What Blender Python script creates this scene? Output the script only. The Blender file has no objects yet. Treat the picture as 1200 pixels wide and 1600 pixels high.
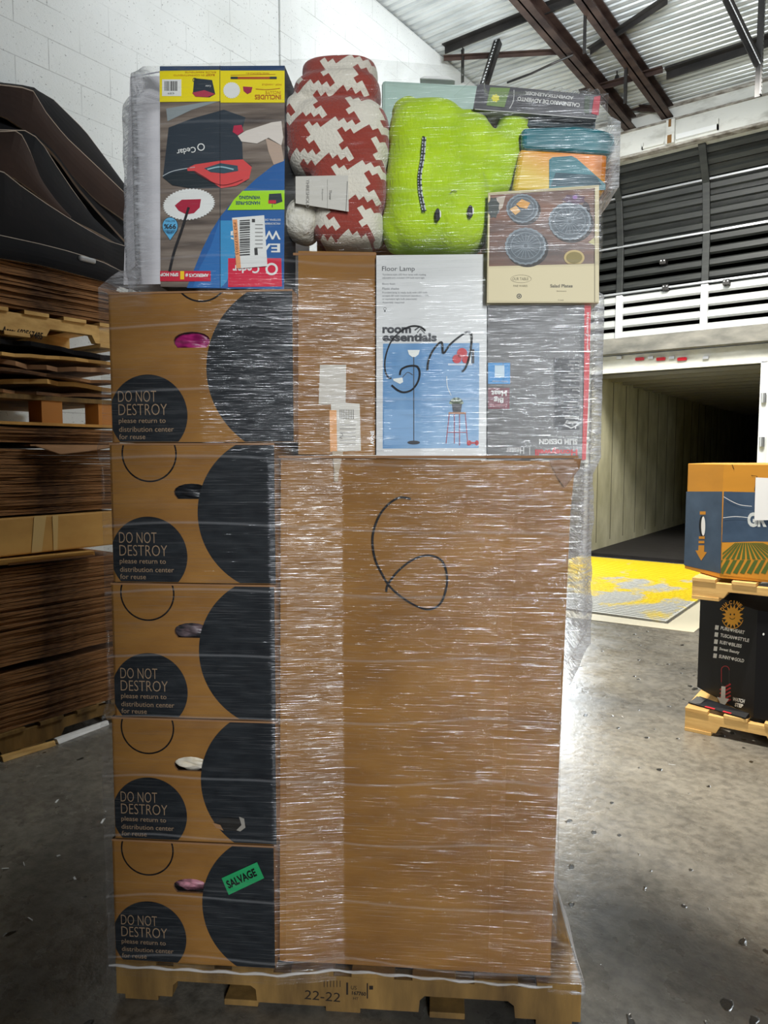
import bpy, bmesh, math, random
from mathutils import Vector, Matrix, noise as mnoise
random.seed(7)
C = bpy.context.scene.collection
# ------------------------------------------------------------------ camera
FPX = 1109.0; PITCH = math.radians(4.5); YAW = math.radians(36.5); CH = 1.43
cam = bpy.data.cameras.new('camera'); co = bpy.data.objects.new('camera', cam); C.objects.link(co)
co.location = (0, 0, CH); co.rotation_euler = (math.radians(90) - PITCH, 0, YAW)
cam.sensor_fit = 'VERTICAL'; cam.sensor_height = 36; cam.lens = FPX / 1600 * 36; cam.clip_start = 0.02; cam.clip_end = 200
bpy.context.scene.camera = co
# ------------------------------------------------------------------ light
sc = bpy.context.scene
sc.view_settings.view_transform = 'Standard'; sc.view_settings.look = 'None'
sc.view_settings.gamma = 1; sc.view_settings.exposure = 0.0; sc.view_settings.use_curve_mapping = False
w = bpy.data.worlds.new('world'); sc.world = w; w.use_nodes = True
w.node_tree.nodes['Background'].inputs[0].default_value = (0.80, 0.90, 1.0, 1)
w.node_tree.nodes['Background'].inputs[1].default_value = 0.055
def area(name, loc, target, sx, sy, power, col=(1, 1, 1), spread=180):
    l = bpy.data.lights.new(name, 'AREA'); l.shape = 'RECTANGLE'; l.size = sx; l.size_y = sy; l.energy = power; l.color = col
    l.spread = math.radians(spread)
    o = bpy.data.objects.new(name, l); C.objects.link(o); o.location = loc
    o.rotation_euler = (Vector(target) - Vector(loc)).to_track_quat('-Z', 'Y').to_euler(); return o
def spot(name, loc, target, power, rad, ang, blend, col=(1, 1, 1)):
    l = bpy.data.lights.new(name, 'SPOT'); l.energy = power; l.shadow_soft_size = rad; l.spot_size = math.radians(ang); l.spot_blend = blend; l.color = col
    o = bpy.data.objects.new(name, l); C.objects.link(o); o.location = loc
    o.rotation_euler = (Vector(target) - Vector(loc)).to_track_quat('-Z', 'Y').to_euler(); return o
# open bay door behind the photographer
area('bay_door_daylight', (4.6, -3.6, 2.6), (-0.9, 1.5, 1.6), 0.8, 3.2, 60, (0.95, 0.98, 1.0), 60)
# added fill lights for the aisle, left wall, roof, floor glare and dock
spot('aisle_spot_fill', (-1.2, 3.0, 5.0), (0.1, 3.7, 0), 1700, 0.10, 66, 0.35, (1.0, 0.95, 0.86))  # added spot that brightens the aisle floor, no fitting there
area('left_wall_fill', (-0.7, 4.4, 5.4), (-4.4, 4.2, 4.2), 2.4, 1.0, 95, (0.93, 0.97, 1.0), 150)  # added fill to brighten the left wall
area('roof_ridge_fill', (-1.9, 4.9, 4.75), (-2.6, 7.4, 5.9), 1.6, 0.25, 90, (0.93, 0.97, 1.0), 160)  # added fill grazing the roof sheet so its ridges show
area('floor_glare_fill', (-4.165, 9.70, 1.35), (-2.5, 3.0, 0.6), 0.34, 2.5, 90, (0.82, 0.91, 1.0), 150)  # added light hidden behind the stack for the bluish floor glare
area('dock_fill', (-1.5, 7.2, 5.0), (-2.4, 9.2, 1.0), 1.5, 1.0, 250, (1.0, 0.97, 0.9), 150)  # added fill to brighten the dock plate and door

# ------------------------------------------------------------------ measuring helpers
Fv = (-math.sin(YAW), math.cos(YAW)); Rv = (math.cos(YAW), math.sin(YAW))
def ray(px, py):
    x = (px - 600) / FPX; u = (800 - py) / FPX
    fw = math.cos(PITCH) + u * math.sin(PITCH)
    return (Fv[0] * fw + Rv[0] * x, Fv[1] * fw + Rv[1] * x, u * math.cos(PITCH) - math.sin(PITCH))
def onx(px, py, X):
    r = ray(px, py); t = X / r[0]; return Vector((X, r[1] * t, CH + r[2] * t))
def ony(px, py, Y):
    r = ray(px, py); t = Y / r[1]; return Vector((r[0] * t, Y, CH + r[2] * t))
# the wrapped pallet has its own frame: u along its front, v into its depth
PHI = math.radians(4.6); SA = YAW - PHI
U = (math.cos(SA), math.sin(SA)); V = (-U[1], U[0]); O = (-1.617, 1.001)
def S(u, v, z): return Vector((O[0] + u * U[0] + v * V[0], O[1] + u * U[1] + v * V[1], z))
def uz(px, py, v=0.0):
    r = ray(px, py); t = (O[0] * V[0] + O[1] * V[1] + v) / (r[0] * V[0] + r[1] * V[1])
    X, Y = r[0] * t, r[1] * t
    return ((X - O[0]) * U[0] + (Y - O[1]) * U[1], CH + r[2] * t)
def front(v):
    def m(px, py, l=0):
        u, z = uz(px, py, v); return S(u, v - 0.0007 * l, z)
    return m

# ------------------------------------------------------------------ materials
MATS = {}
def nodes(m): m.use_nodes = True; return m.node_tree.nodes, m.node_tree.links
def flat(name, col, rough=0.6, metal=0, spec=0.5):
    if name in MATS: return MATS[name]
    m = bpy.data.materials.new(name); n, l = nodes(m); b = n['Principled BSDF']
    b.inputs['Base Color'].default_value = (*col, 1); b.inputs['Roughness'].default_value = rough
    b.inputs['Metallic'].default_value = metal; b.inputs['Specular IOR Level'].default_value = spec
    MATS[name] = m; return m
def hexc(h):
    v = [int(h[i:i + 2], 16) / 255 for i in (0, 2, 4)]
    return tuple(((c + 0.055) / 1.055) ** 2.4 if c > 0.04045 else c / 12.92 for c in v)
def ink(h, rough=0.5): return flat('print_' + h, hexc(h), rough)
def ramp(n, l, src, stops):
    r = n.new('ShaderNodeValToRGB'); e = r.color_ramp.elements
    while len(e) < len(stops): e.new(0.5)
    for i, (p, c) in enumerate(stops):
        e[i].position = p; e[i].color = (*c, 1) if len(c) == 3 else c
    l.new(src, r.inputs[0]); return r.outputs[0]
def mapping(n, l, scale, rot=(0, 0, 0), kind='Object'):
    t = n.new('ShaderNodeTexCoord'); m = n.new('ShaderNodeMapping'); l.new(t.outputs[kind], m.inputs[0])
    m.inputs['Scale'].default_value = scale; m.inputs['Rotation'].default_value = rot; return m.outputs[0]
def noisy(n, l, vec, scale=1, detail=4, rough=0.55, dist=0):
    t = n.new('ShaderNodeTexNoise'); l.new(vec, t.inputs['Vector']); t.inputs['Scale'].default_value = scale
    t.inputs['Detail'].default_value = detail; t.inputs['Roughness'].default_value = rough; t.inputs['Distortion'].default_value = dist
    return t.outputs['Fac']
def grain(name, c1, c2, scale, rough=0.7, bump=0.15, bscale=None, metal=0, kind='Object', lo=0.3, hi=0.7, spec=0.4):
    if name in MATS: return MATS[name]
    m = bpy.data.materials.new(name); n, l = nodes(m); b = n['Principled BSDF']
    f = noisy(n, l, mapping(n, l, scale, kind=kind), 1, 5)
    l.new(ramp(n, l, f, [(lo, c1), (hi, c2)]), b.inputs['Base Color'])
    b.inputs['Roughness'].default_value = rough; b.inputs['Metallic'].default_value = metal; b.inputs['Specular IOR Level'].default_value = spec
    if bump:
        g = noisy(n, l, mapping(n, l, bscale or scale, kind=kind), 1, 6)
        bp = n.new('ShaderNodeBump'); bp.inputs['Strength'].default_value = bump; bp.inputs['Distance'].default_value = 0.01
        l.new(g, bp.inputs['Height']); l.new(bp.outputs[0], b.inputs['Normal'])
    MATS[name] = m; return m
kraft = grain('kraft_cardboard', (0.205, 0.088, 0.014), (0.33, 0.158, 0.032), (4, 4, 9), 0.7, 0.05)
kraft_dark = grain('aged_cardboard', (0.20, 0.10, 0.045), (0.36, 0.19, 0.085), (2, 2, 6), 0.85, 0.1)
kraft_edge = grain('flattened_cardboard', (0.05, 0.022, 0.009), (0.30, 0.14, 0.05), (3, 9, 60), 0.9, 0.3, lo=0.35, hi=0.68)
kraft_gold = grain('golden_cardboard', (0.45, 0.24, 0.06), (0.62, 0.36, 0.10), (3, 3, 6), 0.7, 0.05)
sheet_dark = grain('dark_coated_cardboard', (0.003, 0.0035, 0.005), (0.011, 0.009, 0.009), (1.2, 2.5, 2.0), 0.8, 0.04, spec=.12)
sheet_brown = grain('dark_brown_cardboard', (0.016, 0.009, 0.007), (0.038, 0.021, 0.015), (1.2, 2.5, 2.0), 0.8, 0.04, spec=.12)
wood = grain('pallet_wood', (0.075, 0.042, 0.013), (0.33, 0.19, 0.052), (9, 9, 2), 0.8, 0.25, (30, 30, 8))
wood_pale = grain('new_pallet_wood', (0.50, 0.28, 0.08), (0.75, 0.48, 0.17), (4, 9, 26), 0.75, 0.15, (10, 30, 60))
white_paint = flat('white_painted_metal', (0.78, 0.80, 0.80), 0.4)
steel = flat('bare_steel', (0.55, 0.56, 0.58), 0.35, 0.8)
black = flat('black_ink', (0.005, 0.005, 0.006), 0.5, 0, .25)
charcoal = grain('charcoal_print', (0.009, 0.011, 0.014), (0.02, 0.024, 0.028), (20, 20, 40), 0.45, 0, spec=.25)
tan_print = flat('tan_print', (0.33, 0.22, 0.13), 0.6)
marker = flat('marker_ink', (0.004, 0.004, 0.005), 0.5, 0, .2)
paper = flat('white_paper', (0.80, 0.80, 0.78), 0.55)
dark_metal = grain('dark_painted_metal', (0.012, 0.014, 0.014), (0.03, 0.033, 0.03), (3, 3, 30), 0.5, 0.05)
rust_steel = grain('rusty_brown_steel', (0.022, 0.010, 0.008), (0.085, 0.052, 0.040), (2, 5, 9), 0.6, 0.15, metal=0.2, lo=.35, hi=.75)
black_steel = grain('black_steel', (0.008, 0.008, 0.008), (0.03, 0.027, 0.025), (4, 4, 9), 0.5, 0.05)

# ------------------------------------------------------------------ mesh builder (world coordinates)
_txt = {}
def text_tris(s, bold=0.0):
    k = (s, bold)
    if k in _txt: return _txt[k]
    c = bpy.data.curves.new('t', 'FONT'); c.body = s; c.size = 1; c.offset = bold; c.resolution_u = 3
    o = bpy.data.objects.new('t', c); C.objects.link(o)
    dg = bpy.context.evaluated_depsgraph_get(); me = o.evaluated_get(dg).to_mesh()
    vs = [(v.co.x, v.co.y) for v in me.vertices]; fs = [tuple(p.vertices) for p in me.polygons]
    o.evaluated_get(dg).to_mesh_clear(); bpy.data.objects.remove(o); bpy.data.curves.remove(c)
    x0 = min(v[0] for v in vs); x1 = max(v[0] for v in vs); y0 = min(v[1] for v in vs); y1 = max(v[1] for v in vs)
    vs = [((x - (x0 + x1) / 2) / (x1 - x0), (y - (y0 + y1) / 2) / (y1 - y0)) for x, y in vs]
    _txt[k] = (vs, fs); return _txt[k]
def clip(poly, x0, x1, y0, y1):
    for ax, lim, sg in ((0, x0, 1), (0, x1, -1), (1, y0, 1), (1, y1, -1)):
        out = []
        for i in range(len(poly)):
            a, b = poly[i - 1], poly[i]; da = (a[ax] - lim) * sg; db = (b[ax] - lim) * sg
            if (da >= 0) != (db >= 0):
                t = da / (da - db); out.append((a[0] + (b[0] - a[0]) * t, a[1] + (b[1] - a[1]) * t))
            if db >= 0: out.append(b)
        poly = out
        if not poly: return []
    return poly
class MB:
    def __init__(s): s.v = []; s.f = []; s.m = []; s.mats = []
    def mi(s, m):
        if m not in s.mats: s.mats.append(m)
        return s.mats.index(m)
    def add(s, vs, fs, m):
        b = len(s.v); s.v += [Vector(v) for v in vs]; k = s.mi(m)
        for f in fs: s.f.append([b + i for i in f]); s.m.append(k)
    def hexa(s, p, m):            # 8 corners: bottom ring then top ring
        s.add(p, [(3, 2, 1, 0), (4, 5, 6, 7), (0, 1, 5, 4), (1, 2, 6, 5), (2, 3, 7, 6), (3, 0, 4, 7)], m)
    def box(s, a, b, m):
        x0, y0, z0 = a; x1, y1, z1 = b
        s.hexa([(x0, y0, z0), (x1, y0, z0), (x1, y1, z0), (x0, y1, z0), (x0, y0, z1), (x1, y0, z1), (x1, y1, z1), (x0, y1, z1)], m)
    def sbox(s, u0, u1, v0, v1, z0, z1, m):
        s.hexa([S(u0, v0, z0), S(u1, v0, z0), S(u1, v1, z0), S(u0, v1, z0), S(u0, v0, z1), S(u1, v0, z1), S(u1, v1, z1), S(u0, v1, z1)], m)
    def prism(s, ring, d, m):     # planar ring extruded by vector d
        n = len(ring); d = Vector(d); a = [Vector(p) for p in ring]; b = [p + d for p in a]
        s.add(a + b, [tuple(range(n))[::-1], tuple(range(n, 2 * n))] + [(i, (i + 1) % n, n + (i + 1) % n, n + i) for i in range(n)], m)
    def tube(s, pts, r, m, n=8, closed=False):
        pts = [Vector(p) for p in pts]; rings = []
        for i, p in enumerate(pts):
            a = pts[i - 1] if (i > 0 or closed) else p; b = pts[(i + 1) % len(pts)] if (i < len(pts) - 1 or closed) else p
            t = (b - a).normalized(); up = Vector((0, 0, 1)) if abs(t.z) < 0.9 else Vector((1, 0, 0))
            x = t.cross(up).normalized(); y = t.cross(x); rr = r[i] if isinstance(r, (list, tuple)) else r
            rings.append([p + x * rr * math.cos(q * 2 * math.pi / n) + y * rr * math.sin(q * 2 * math.pi / n) for q in range(n)])
        b0 = [q for rg in rings for q in rg]; k = len(rings); fs = []
        for i in range(k if closed else k - 1):
            for q in range(n):
                j = (i + 1) % k; fs.append((i * n + q, i * n + (q + 1) % n, j * n + (q + 1) % n, j * n + q))
        if not closed: fs += [tuple(range(n)), tuple(range((k - 1) * n, k * n))]
        s.add(b0, fs, m)
    # ---- printing: 2-D shapes sent through a surface map mp(x, y, layer)
    def poly(s, mp, pts, m, l=1):
        if len(pts) >= 3: s.add([mp(x, y, l) for x, y in pts], [tuple(range(len(pts)))], m)
    def rect(s, mp, x0, y0, x1, y1, m, l=1, rot=0):
        cx, cy = (x0 + x1) / 2, (y0 + y1) / 2; c, d = math.cos(math.radians(rot)), math.sin(math.radians(rot))
        s.poly(mp, [(cx + (x - cx) * c + (y - cy) * d, cy - (x - cx) * d + (y - cy) * c) for x, y in ((x0, y0), (x1, y0), (x1, y1), (x0, y1))], m, l)
    def disc(s, mp, cx, cy, rx, ry, m, l=1, n=48, cl=None, jag=0, rot=0):
        c, d = math.cos(math.radians(rot)), math.sin(math.radians(rot)); p = []
        for i in range(n):
            a = i * 2 * math.pi / n; k = 1 + (jag if i % 2 else -jag)
            x, y = rx * k * math.cos(a), ry * k * math.sin(a); p.append((cx + x * c + y * d, cy - x * d + y * c))
        if cl: p = clip(p, *cl)
        s.poly(mp, p, m, l)
    def ring(s, mp, cx, cy, r, wd, m, l=1, n=64, cl=None, a0=0, a1=360, ry=None):
        ry = ry or r
        for i in range(n):
            a = math.radians(a0 + (a1 - a0) * i / n); b = math.radians(a0 + (a1 - a0) * (i + 1) / n)
            p = [(cx + (r + k) * math.cos(t), cy + (ry + k) * math.sin(t)) for t, k in ((a, -wd / 2), (b, -wd / 2), (b, wd / 2), (a, wd / 2))]
            if cl: p = clip(p, *cl)
            s.poly(mp, p, m, l)
    def stroke(s, mp, pts, wd, m, l=1, smooth=True):
        if smooth:
            q = []; P = [pts[0]] + list(pts) + [pts[-1]]
            for i in range(1, len(P) - 2):
                for k in range(8):
                    t = k / 8; f = lambda j: 0.5 * (2 * P[i][j] + (P[i + 1][j] - P[i - 1][j]) * t + (2 * P[i - 1][j] - 5 * P[i][j] + 4 * P[i + 1][j] - P[i + 2][j]) * t * t + (3 * P[i][j] - P[i - 1][j] - 3 * P[i + 1][j] + P[i + 2][j]) * t ** 3)
                    q.append((f(0), f(1)))
            q.append(pts[-1]); pts = q
        L, R = [], []
        for i in range(len(pts)):
            a = pts[max(i - 1, 0)]; b = pts[min(i + 1, len(pts) - 1)]; dx, dy = b[0] - a[0], b[1] - a[1]; h = math.hypot(dx, dy) or 1
            L.append((pts[i][0] - dy / h * wd / 2, pts[i][1] + dx / h * wd / 2)); R.append((pts[i][0] + dy / h * wd / 2, pts[i][1] - dx / h * wd / 2))
        n = len(pts); s.add([mp(x, y, l) for x, y in L + R], [(i, i + 1, n + i + 1, n + i) for i in range(n - 1)], m)
    def text(s, mp, t, cx, cy, wd, ht, m, l=2, rot=0, bold=0.0, up=-1, shear=0):
        vs, fs = text_tris(t, bold); c, d = math.cos(math.radians(rot)), math.sin(math.radians(rot)); out = []
        for x, y in vs:
            x, y = x * wd + shear * y * ht, y * ht; out.append(mp(cx + x * c - y * d, cy + up * (x * d + y * c), l))
        s.add(out, fs, m)
    def build(s, name, parent=None, bevel=0, smooth=False, seg=2):
        me = bpy.data.meshes.new(name)
        vs = s.v
        if parent is not None:
            inv = (Matrix.Translation(parent.location) @ Matrix.Rotation(parent.rotation_euler.z, 4, 'Z')).inverted(); vs = [inv @ v for v in vs]
        loc = Vector((0, 0, 0))
        if parent is None:
            n = len(vs); xs = [v.x for v in vs]; ys = [v.y for v in vs]; zs = [v.z for v in vs]
            loc = Vector(((min(xs) + max(xs)) / 2, (min(ys) + max(ys)) / 2, min(zs))); vs = [v - loc for v in vs]
        me.from_pydata([tuple(v) for v in vs], [], s.f)
        for m in s.mats: me.materials.append(m)
        for p, k in zip(me.polygons, s.m): p.material_index = k; p.use_smooth = smooth
        me.update()
        o = bpy.data.objects.new(name, me); C.objects.link(o); o.location = loc
        if parent is not None: o.parent = parent; o.location = (0, 0, 0)
        if bevel:
            b = o.modifiers.new('bevel', 'BEVEL'); b.width = bevel; b.segments = seg; b.limit_method = 'ANGLE'; b.angle_limit = math.radians(50)
        return o
def tag(o, label=None, cat=None, group=None, kind=None):
    if label: o['label'] = label
    if cat: o['category'] = cat
    if group: o['group'] = group
    if kind: o['kind'] = kind
    return o
def thing(name, loc, rot=0.0, label=None, cat=None, group=None):
    o = bpy.data.objects.new(name, None); C.objects.link(o); o.location = loc; o.rotation_euler = (0, 0, rot); o.empty_display_size = 0.1
    return tag(o, label, cat, group)
def sthing(name, u, v, z, *a): return thing(name, S(u, v, z), SA, *a)
def struct(mb, name, **k): return tag(mb.build(name, **k), kind='structure')
def mesh_obj(name, bm, mats, parent=None, smooth=True, loc=None):
    me = bpy.data.meshes.new(name); bm.to_mesh(me); bm.free()
    for m in mats: me.materials.append(m)
    for p in me.polygons: p.use_smooth = smooth
    o = bpy.data.objects.new(name, me); C.objects.link(o)
    if parent is not None: o.parent = parent
    if loc is not None: o.location = loc
    return o

# ================================================================== SETTING
WX = -4.38; WY = 9.75; RZ = 5.92
# floor: worn sealed concrete
m = bpy.data.materials.new('worn_concrete'); n, l = nodes(m); b = n['Principled BSDF']
v1 = mapping(n, l, (1, 1, 1)); big = noisy(n, l, v1, 0.9, 6, 0.6, 0.4); fine = noisy(n, l, v1, 26, 6, 0.65)
c1 = ramp(n, l, big, [(0.3, (0.085, 0.082, 0.075)), (0.7, (0.30, 0.27, 0.215))])
c2 = ramp(n, l, fine, [(0.33, (0.45, 0.45, 0.45)), (0.6, (1, 1, 1))])
mx = n.new('ShaderNodeMix'); mx.data_type = 'RGBA'; mx.blend_type = 'MULTIPLY'; mx.inputs[0].default_value = 0.8
l.new(c1, mx.inputs[6]); l.new(c2, mx.inputs[7])
vo = n.new('ShaderNodeTexVoronoi'); l.new(mapping(n, l, (7, 4, 7), (0, 0, 0.6)), vo.inputs['Vector']); vo.inputs['Randomness'].default_value = 1; vo.inputs['Scale'].default_value = 2.1
pitn = noisy(n, l, v1, 11, 3)
ad = n.new('ShaderNodeMath'); ad.operation = 'ADD'; l.new(vo.outputs['Distance'], ad.inputs[0]); l.new(pitn, ad.inputs[1])
pit = ramp(n, l, ad.outputs[0], [(0.52, (0.10, 0.10, 0.10)), (0.57, (1, 1, 1))])
mx2 = n.new('ShaderNodeMix'); mx2.data_type = 'RGBA'; mx2.blend_type = 'MULTIPLY'; mx2.inputs[0].default_value = 1
l.new(mx.outputs[2], mx2.inputs[6]); l.new(pit, mx2.inputs[7]); l.new(mx2.outputs[2], b.inputs['Base Color'])
l.new(ramp(n, l, noisy(n, l, v1, 5, 5), [(0.3, (0.16,) * 3), (0.7, (0.40,) * 3)]), b.inputs['Roughness'])
bp = n.new('ShaderNodeBump'); bp.inputs['Strength'].default_value = 0.35; bp.inputs['Distance'].default_value = 0.012
sm = n.new('ShaderNodeMath'); sm.operation = 'MULTIPLY_ADD'; l.new(fine, sm.inputs[0]); sm.inputs[1].default_value = 0.5; l.new(pit, sm.inputs[2])
l.new(sm.outputs[0], bp.inputs['Height']); l.new(bp.outputs[0], b.inputs['Normal'])
concrete = m
q = MB(); q.box((-6, -5, -0.3), (8, 9.9, 0), concrete); struct(q, 'floor')

# left wall: white painted block
m = bpy.data.materials.new('white_painted_block'); n, l = nodes(m); b = n['Principled BSDF']
t = n.new('ShaderNodeTexCoord'); sp = n.new('ShaderNodeSeparateXYZ'); cb = n.new('ShaderNodeCombineXYZ')
l.new(t.outputs['Object'], sp.inputs[0]); l.new(sp.outputs['Y'], cb.inputs[0]); l.new(sp.outputs['Z'], cb.inputs[1])
br = n.new('ShaderNodeTexBrick'); l.new(cb.outputs[0], br.inputs['Vector']); br.inputs['Scale'].default_value = 1
br.inputs['Brick Width'].default_value = 0.42; br.inputs['Row Height'].default_value = 0.19; br.inputs['Mortar Size'].default_value = 0.0035; br.inputs['Mortar Smooth'].default_value = 0.4
rough = noisy(n, l, t.outputs['Object'], 60, 5, 0.7); blot = noisy(n, l, t.outputs['Object'], 1.1, 4)
pock = ramp(n, l, noisy(n, l, t.outputs['Object'], 75, 3, 0.6), [(0.30, (0.25,) * 3), (0.35, (1,) * 3)])
base = ramp(n, l, blot, [(0.3, (0.60, 0.62, 0.60)), (0.7, (0.72, 0.74, 0.73))])
seam = ramp(n, l, br.outputs['Fac'], [(0.0, (1,) * 3), (0.9, (0.58,) * 3)])
# worn seams are only visible in places
sw = ramp(n, l, noisy(n, l, t.outputs['Object'], 2.5, 3), [(0.42, (0.08,) * 3), (0.66, (1,) * 3)])
x1 = n.new('ShaderNodeMix'); x1.data_type = 'RGBA'; x1.blend_type = 'MULTIPLY'; l.new(sw, x1.inputs[0]); l.new(base, x1.inputs[6]); l.new(seam, x1.inputs[7])
x2 = n.new('ShaderNodeMix'); x2.data_type = 'RGBA'; x2.blend_type = 'MULTIPLY'; x2.inputs[0].default_value = 0.8; l.new(x1.outputs[2], x2.inputs[6]); l.new(pock, x2.inputs[7])
l.new(x2.outputs[2], b.inputs['Base Color']); b.inputs['Roughness'].default_value = 0.7
bp = n.new('ShaderNodeBump'); bp.inputs['Strength'].default_value = 0.5; bp.inputs['Distance'].default_value = 0.004; l.new(rough, bp.inputs['Height']); l.new(bp.outputs[0], b.inputs['Normal'])
block = m
q = MB(); q.box((WX - 0.25, -3, 0), (WX, 4.58, RZ - 0.02), block); q.box((WX - 0.25, 4.58, 0), (WX - 0.06, WY + 0.25, RZ - 0.02), block)
struct(q, 'wall_left')
q = MB(); q.box((WX - 0.1, 4.45, 0), (WX + 0.02, 4.7, RZ - 0.03), block); struct(q, 'trim_1')
plaster = grain('white_header_paint', (0.46, 0.46, 0.42), (0.70, 0.71, 0.67), (3, 3, 7), 0.7, 0.2, (40, 40, 40), lo=0.28, hi=0.5)
grime = grain('grimy_edge', (0.10, 0.08, 0.06), (0.5, 0.48, 0.43), (9, 9, 30), 0.8, 0.2)
# back wall with the dock opening below its header
q = MB()
q.box((WX, WY, 0), (-3.95, WY + 0.25, RZ), plaster); q.box((-3.95, WY, 5.39), (4, WY + 0.25, RZ), plaster); q.box((-0.9, WY, 0), (4, WY + 0.25, 5.39), plaster)
q.box((-3.95, WY - 0.03, 5.69), (4, WY, 5.71), grime); q.box((-3.95, WY - 0.012, 5.37), (4, WY + 0.1, 5.40), grime)
c0, c1 = ony(1043, 190, WY), ony(1056, 190, WY); q.box((c0.x, WY - 0.06, 5.40), (c1.x, WY, 5.69), plaster); q.box((c0.x + .02, WY - 0.065, 5.40), (c1.x - .03, WY - 0.06, 5.50), flat('rust_stain', (0.22, 0.11, 0.03), .8)); q.box((c0.x + .03, WY - 0.065, 5.6), (c1.x - .04, WY - 0.06, 5.69), MATS['rust_stain'])
c2 = ony(1123, 205, WY); q.box((c1.x + .02, WY - 0.05, 5.43), (c2.x, WY, 5.49), white_paint); q.box((c2.x - .015, WY - 0.05, 5.43), (c2.x, WY, 5.56), plaster); c3 = ony(1004, 230, WY); q.box((c3.x, WY - 0.04, 5.42), (c0.x - .03, WY, 5.45), plaster); q.box((c3.x, WY - 0.04, 5.42), (c3.x + .015, WY, 5.50), plaster)
struct(q, 'wall_back')
q = MB(); q.box((WX, WY - 0.02, RZ - 0.07), (3, WY, RZ - 0.03), grime); struct(q, 'trim_2')
q = MB(); q.box((WX, -0.85, 0), (0.60, -0.65, RZ), grain('dark_blocker', (0.03, 0.022, 0.015), (0.06, 0.045, 0.03), (2, 2, 5), .9, 0)); struct(q, 'wall_light_blocker')  # added partition out of view, dark, keeps light off the left side
# right-hand part of the hall stays open to daylight; roof of corrugated sheet, ridges across
roofm = grain('galvanised_roof_sheet', (0.45, 0.48, 0.48), (0.75, 0.78, 0.78), (1.5, 5, 5), 0.38, 0.06, metal=0.3)
q = MB(); N0, P = 560, 0.1; vs = []; y0 = -0.9
prof = [(0, 0), (0.28, 0), (0.42, 1), (0.58, 1), (0.72, 0)]
k = 0; ys = []
while y0 + k * P < WY + 0.1:
    for a, h in prof: ys.append((y0 + (k + a) * P, RZ + 0.035 * h))
    k += 1
for y, z in ys: vs += [(WX - 0.2, y, z), (4.5, y, z)]
q.add(vs, [(2 * i, 2 * i + 1, 2 * i + 3, 2 * i + 2) for i in range(len(ys) - 1)], roofm); struct(q, 'ceiling')
q = MB(); q.box((-4.375, 9.71, 0), (-4.345, 9.75, 2.68), dark_metal); q.box((-3.985, 9.71, 0), (-3.955, 9.75, 2.68), dark_metal); q.box((-4.345, 9.71, 2.63), (-3.985, 9.75, 2.68), dark_metal); struct(q, 'door_frame_added')  # invented door frame around the added glare light
# steel under the roof
def ibeam(x, w_, h, z, ya_, yb):
    r = thing('roof_beam', (x, ya_, z)); q = MB()
    q.box((x - w_ / 2, ya_, z - 0.015), (x + w_ / 2, yb, z), rust_steel); q.box((x - w_ / 2, ya_, z - h), (x + w_ / 2, yb, z - h + 0.015), rust_steel)
    q.box((x - 0.008, ya_, z - h), (x + 0.008, yb, z), rust_steel)
    q.build('beam_profile', r)
    for y in (ya_ + 1.2, ya_ + 2.6):
        p = MB(); p.box((x - w_ / 2, y, z - h - 0.012), (x + w_ / 2, y + 0.1, z - h), black_steel); p.build('splice_plate', r)
    return r
tag(ibeam(-3.17, 0.15, 0.16, RZ - 0.05, 3.4, 9.75), 'rusty brown steel roof beam nearest the white block wall, above the lunch box and advent calendar', 'roof beam')
tag(ibeam(-2.70, 0.14, 0.15, RZ - 0.04, 3.4, 9.74), 'rusty brown steel roof beam ending at the header beside a bracket, second from the block wall', 'roof beam')
def bar(name, a, b, r, label, mat=black_steel, holes=0):
    q = MB(); a, b = Vector(a), Vector(b)
    d = (b - a).normalized(); x = d.cross(Vector((0, 0, 1)) if abs(d.z) < 0.9 else Vector((1, 0, 0))).normalized() * r; y = d.cross(x).normalized() * r
    q.hexa([a - x - y, a + x - y, a + x - y * 0.6, a - x - y * 0.6, b - x - y, b + x - y, b + x - y * 0.6, b - x - y * 0.6], mat)
    q.hexa([a - x - y, a - x * 0.6 - y, a - x * 0.6 + y, a - x + y, b - x - y, b - x * 0.6 - y, b - x * 0.6 + y, b - x + y], mat)
    if holes:
        for i in range(holes):
            p = a + (b - a) * (i + 0.5) / holes
            for sgn in (-1, 1):
                q.hexa([p + d * s1 * 0.012 + x * 0.2 * s2 + (-y * 1.02) * (1 if sgn < 0 else 0.58) + d * 0 for s2, s1 in ((-1, -1), (1, -1), (1, 1), (-1, 1))] +
                       [p + d * s1 * 0.012 + x * 0.2 * s2 + (-y * 1.03) * (1 if sgn < 0 else 0.57) for s2, s1 in ((-1, -1), (1, -1), (1, 1), (-1, 1))], white_paint)
    return tag(q.build(name), label, 'steel bar')
def onz(px, py, Z):
    r = ray(px, py); t = (Z - CH) / r[2]; return Vector((r[0] * t, r[1] * t, Z))
def vert(px, pa, pb, Z=5.9):
    a = onz(px, pa, Z); r_ = ray(px, pb); t_ = a.y / r_[1]; return a, Vector((a.x, a.y, CH + r_[2] * t_))
zb = RZ - 0.12
bar('purlin', (WX + 0.05, 6.95, RZ - 0.03), (3.5, 6.95, RZ - 0.03), 0.042, 'dark steel purlin running across the ribs close under the roof sheet')
bar('purlin', onz(1040, 115, RZ - 0.05), onz(1215, 58, RZ - 0.05), 0.05, 'black purlin across the dark roof bay at far right')
bar('tie_rod', (WX + 0.02, 7.0, RZ - 0.1), onz(885, 80, 5.75), 0.022, 'thin brown tie bar from the block wall corner to the first roof beam', rust_steel)
bar('brace', onz(920, 80, zb), onz(1040, 0, zb), 0.03, 'black diagonal angle brace crossing above the second roof beam')
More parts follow.
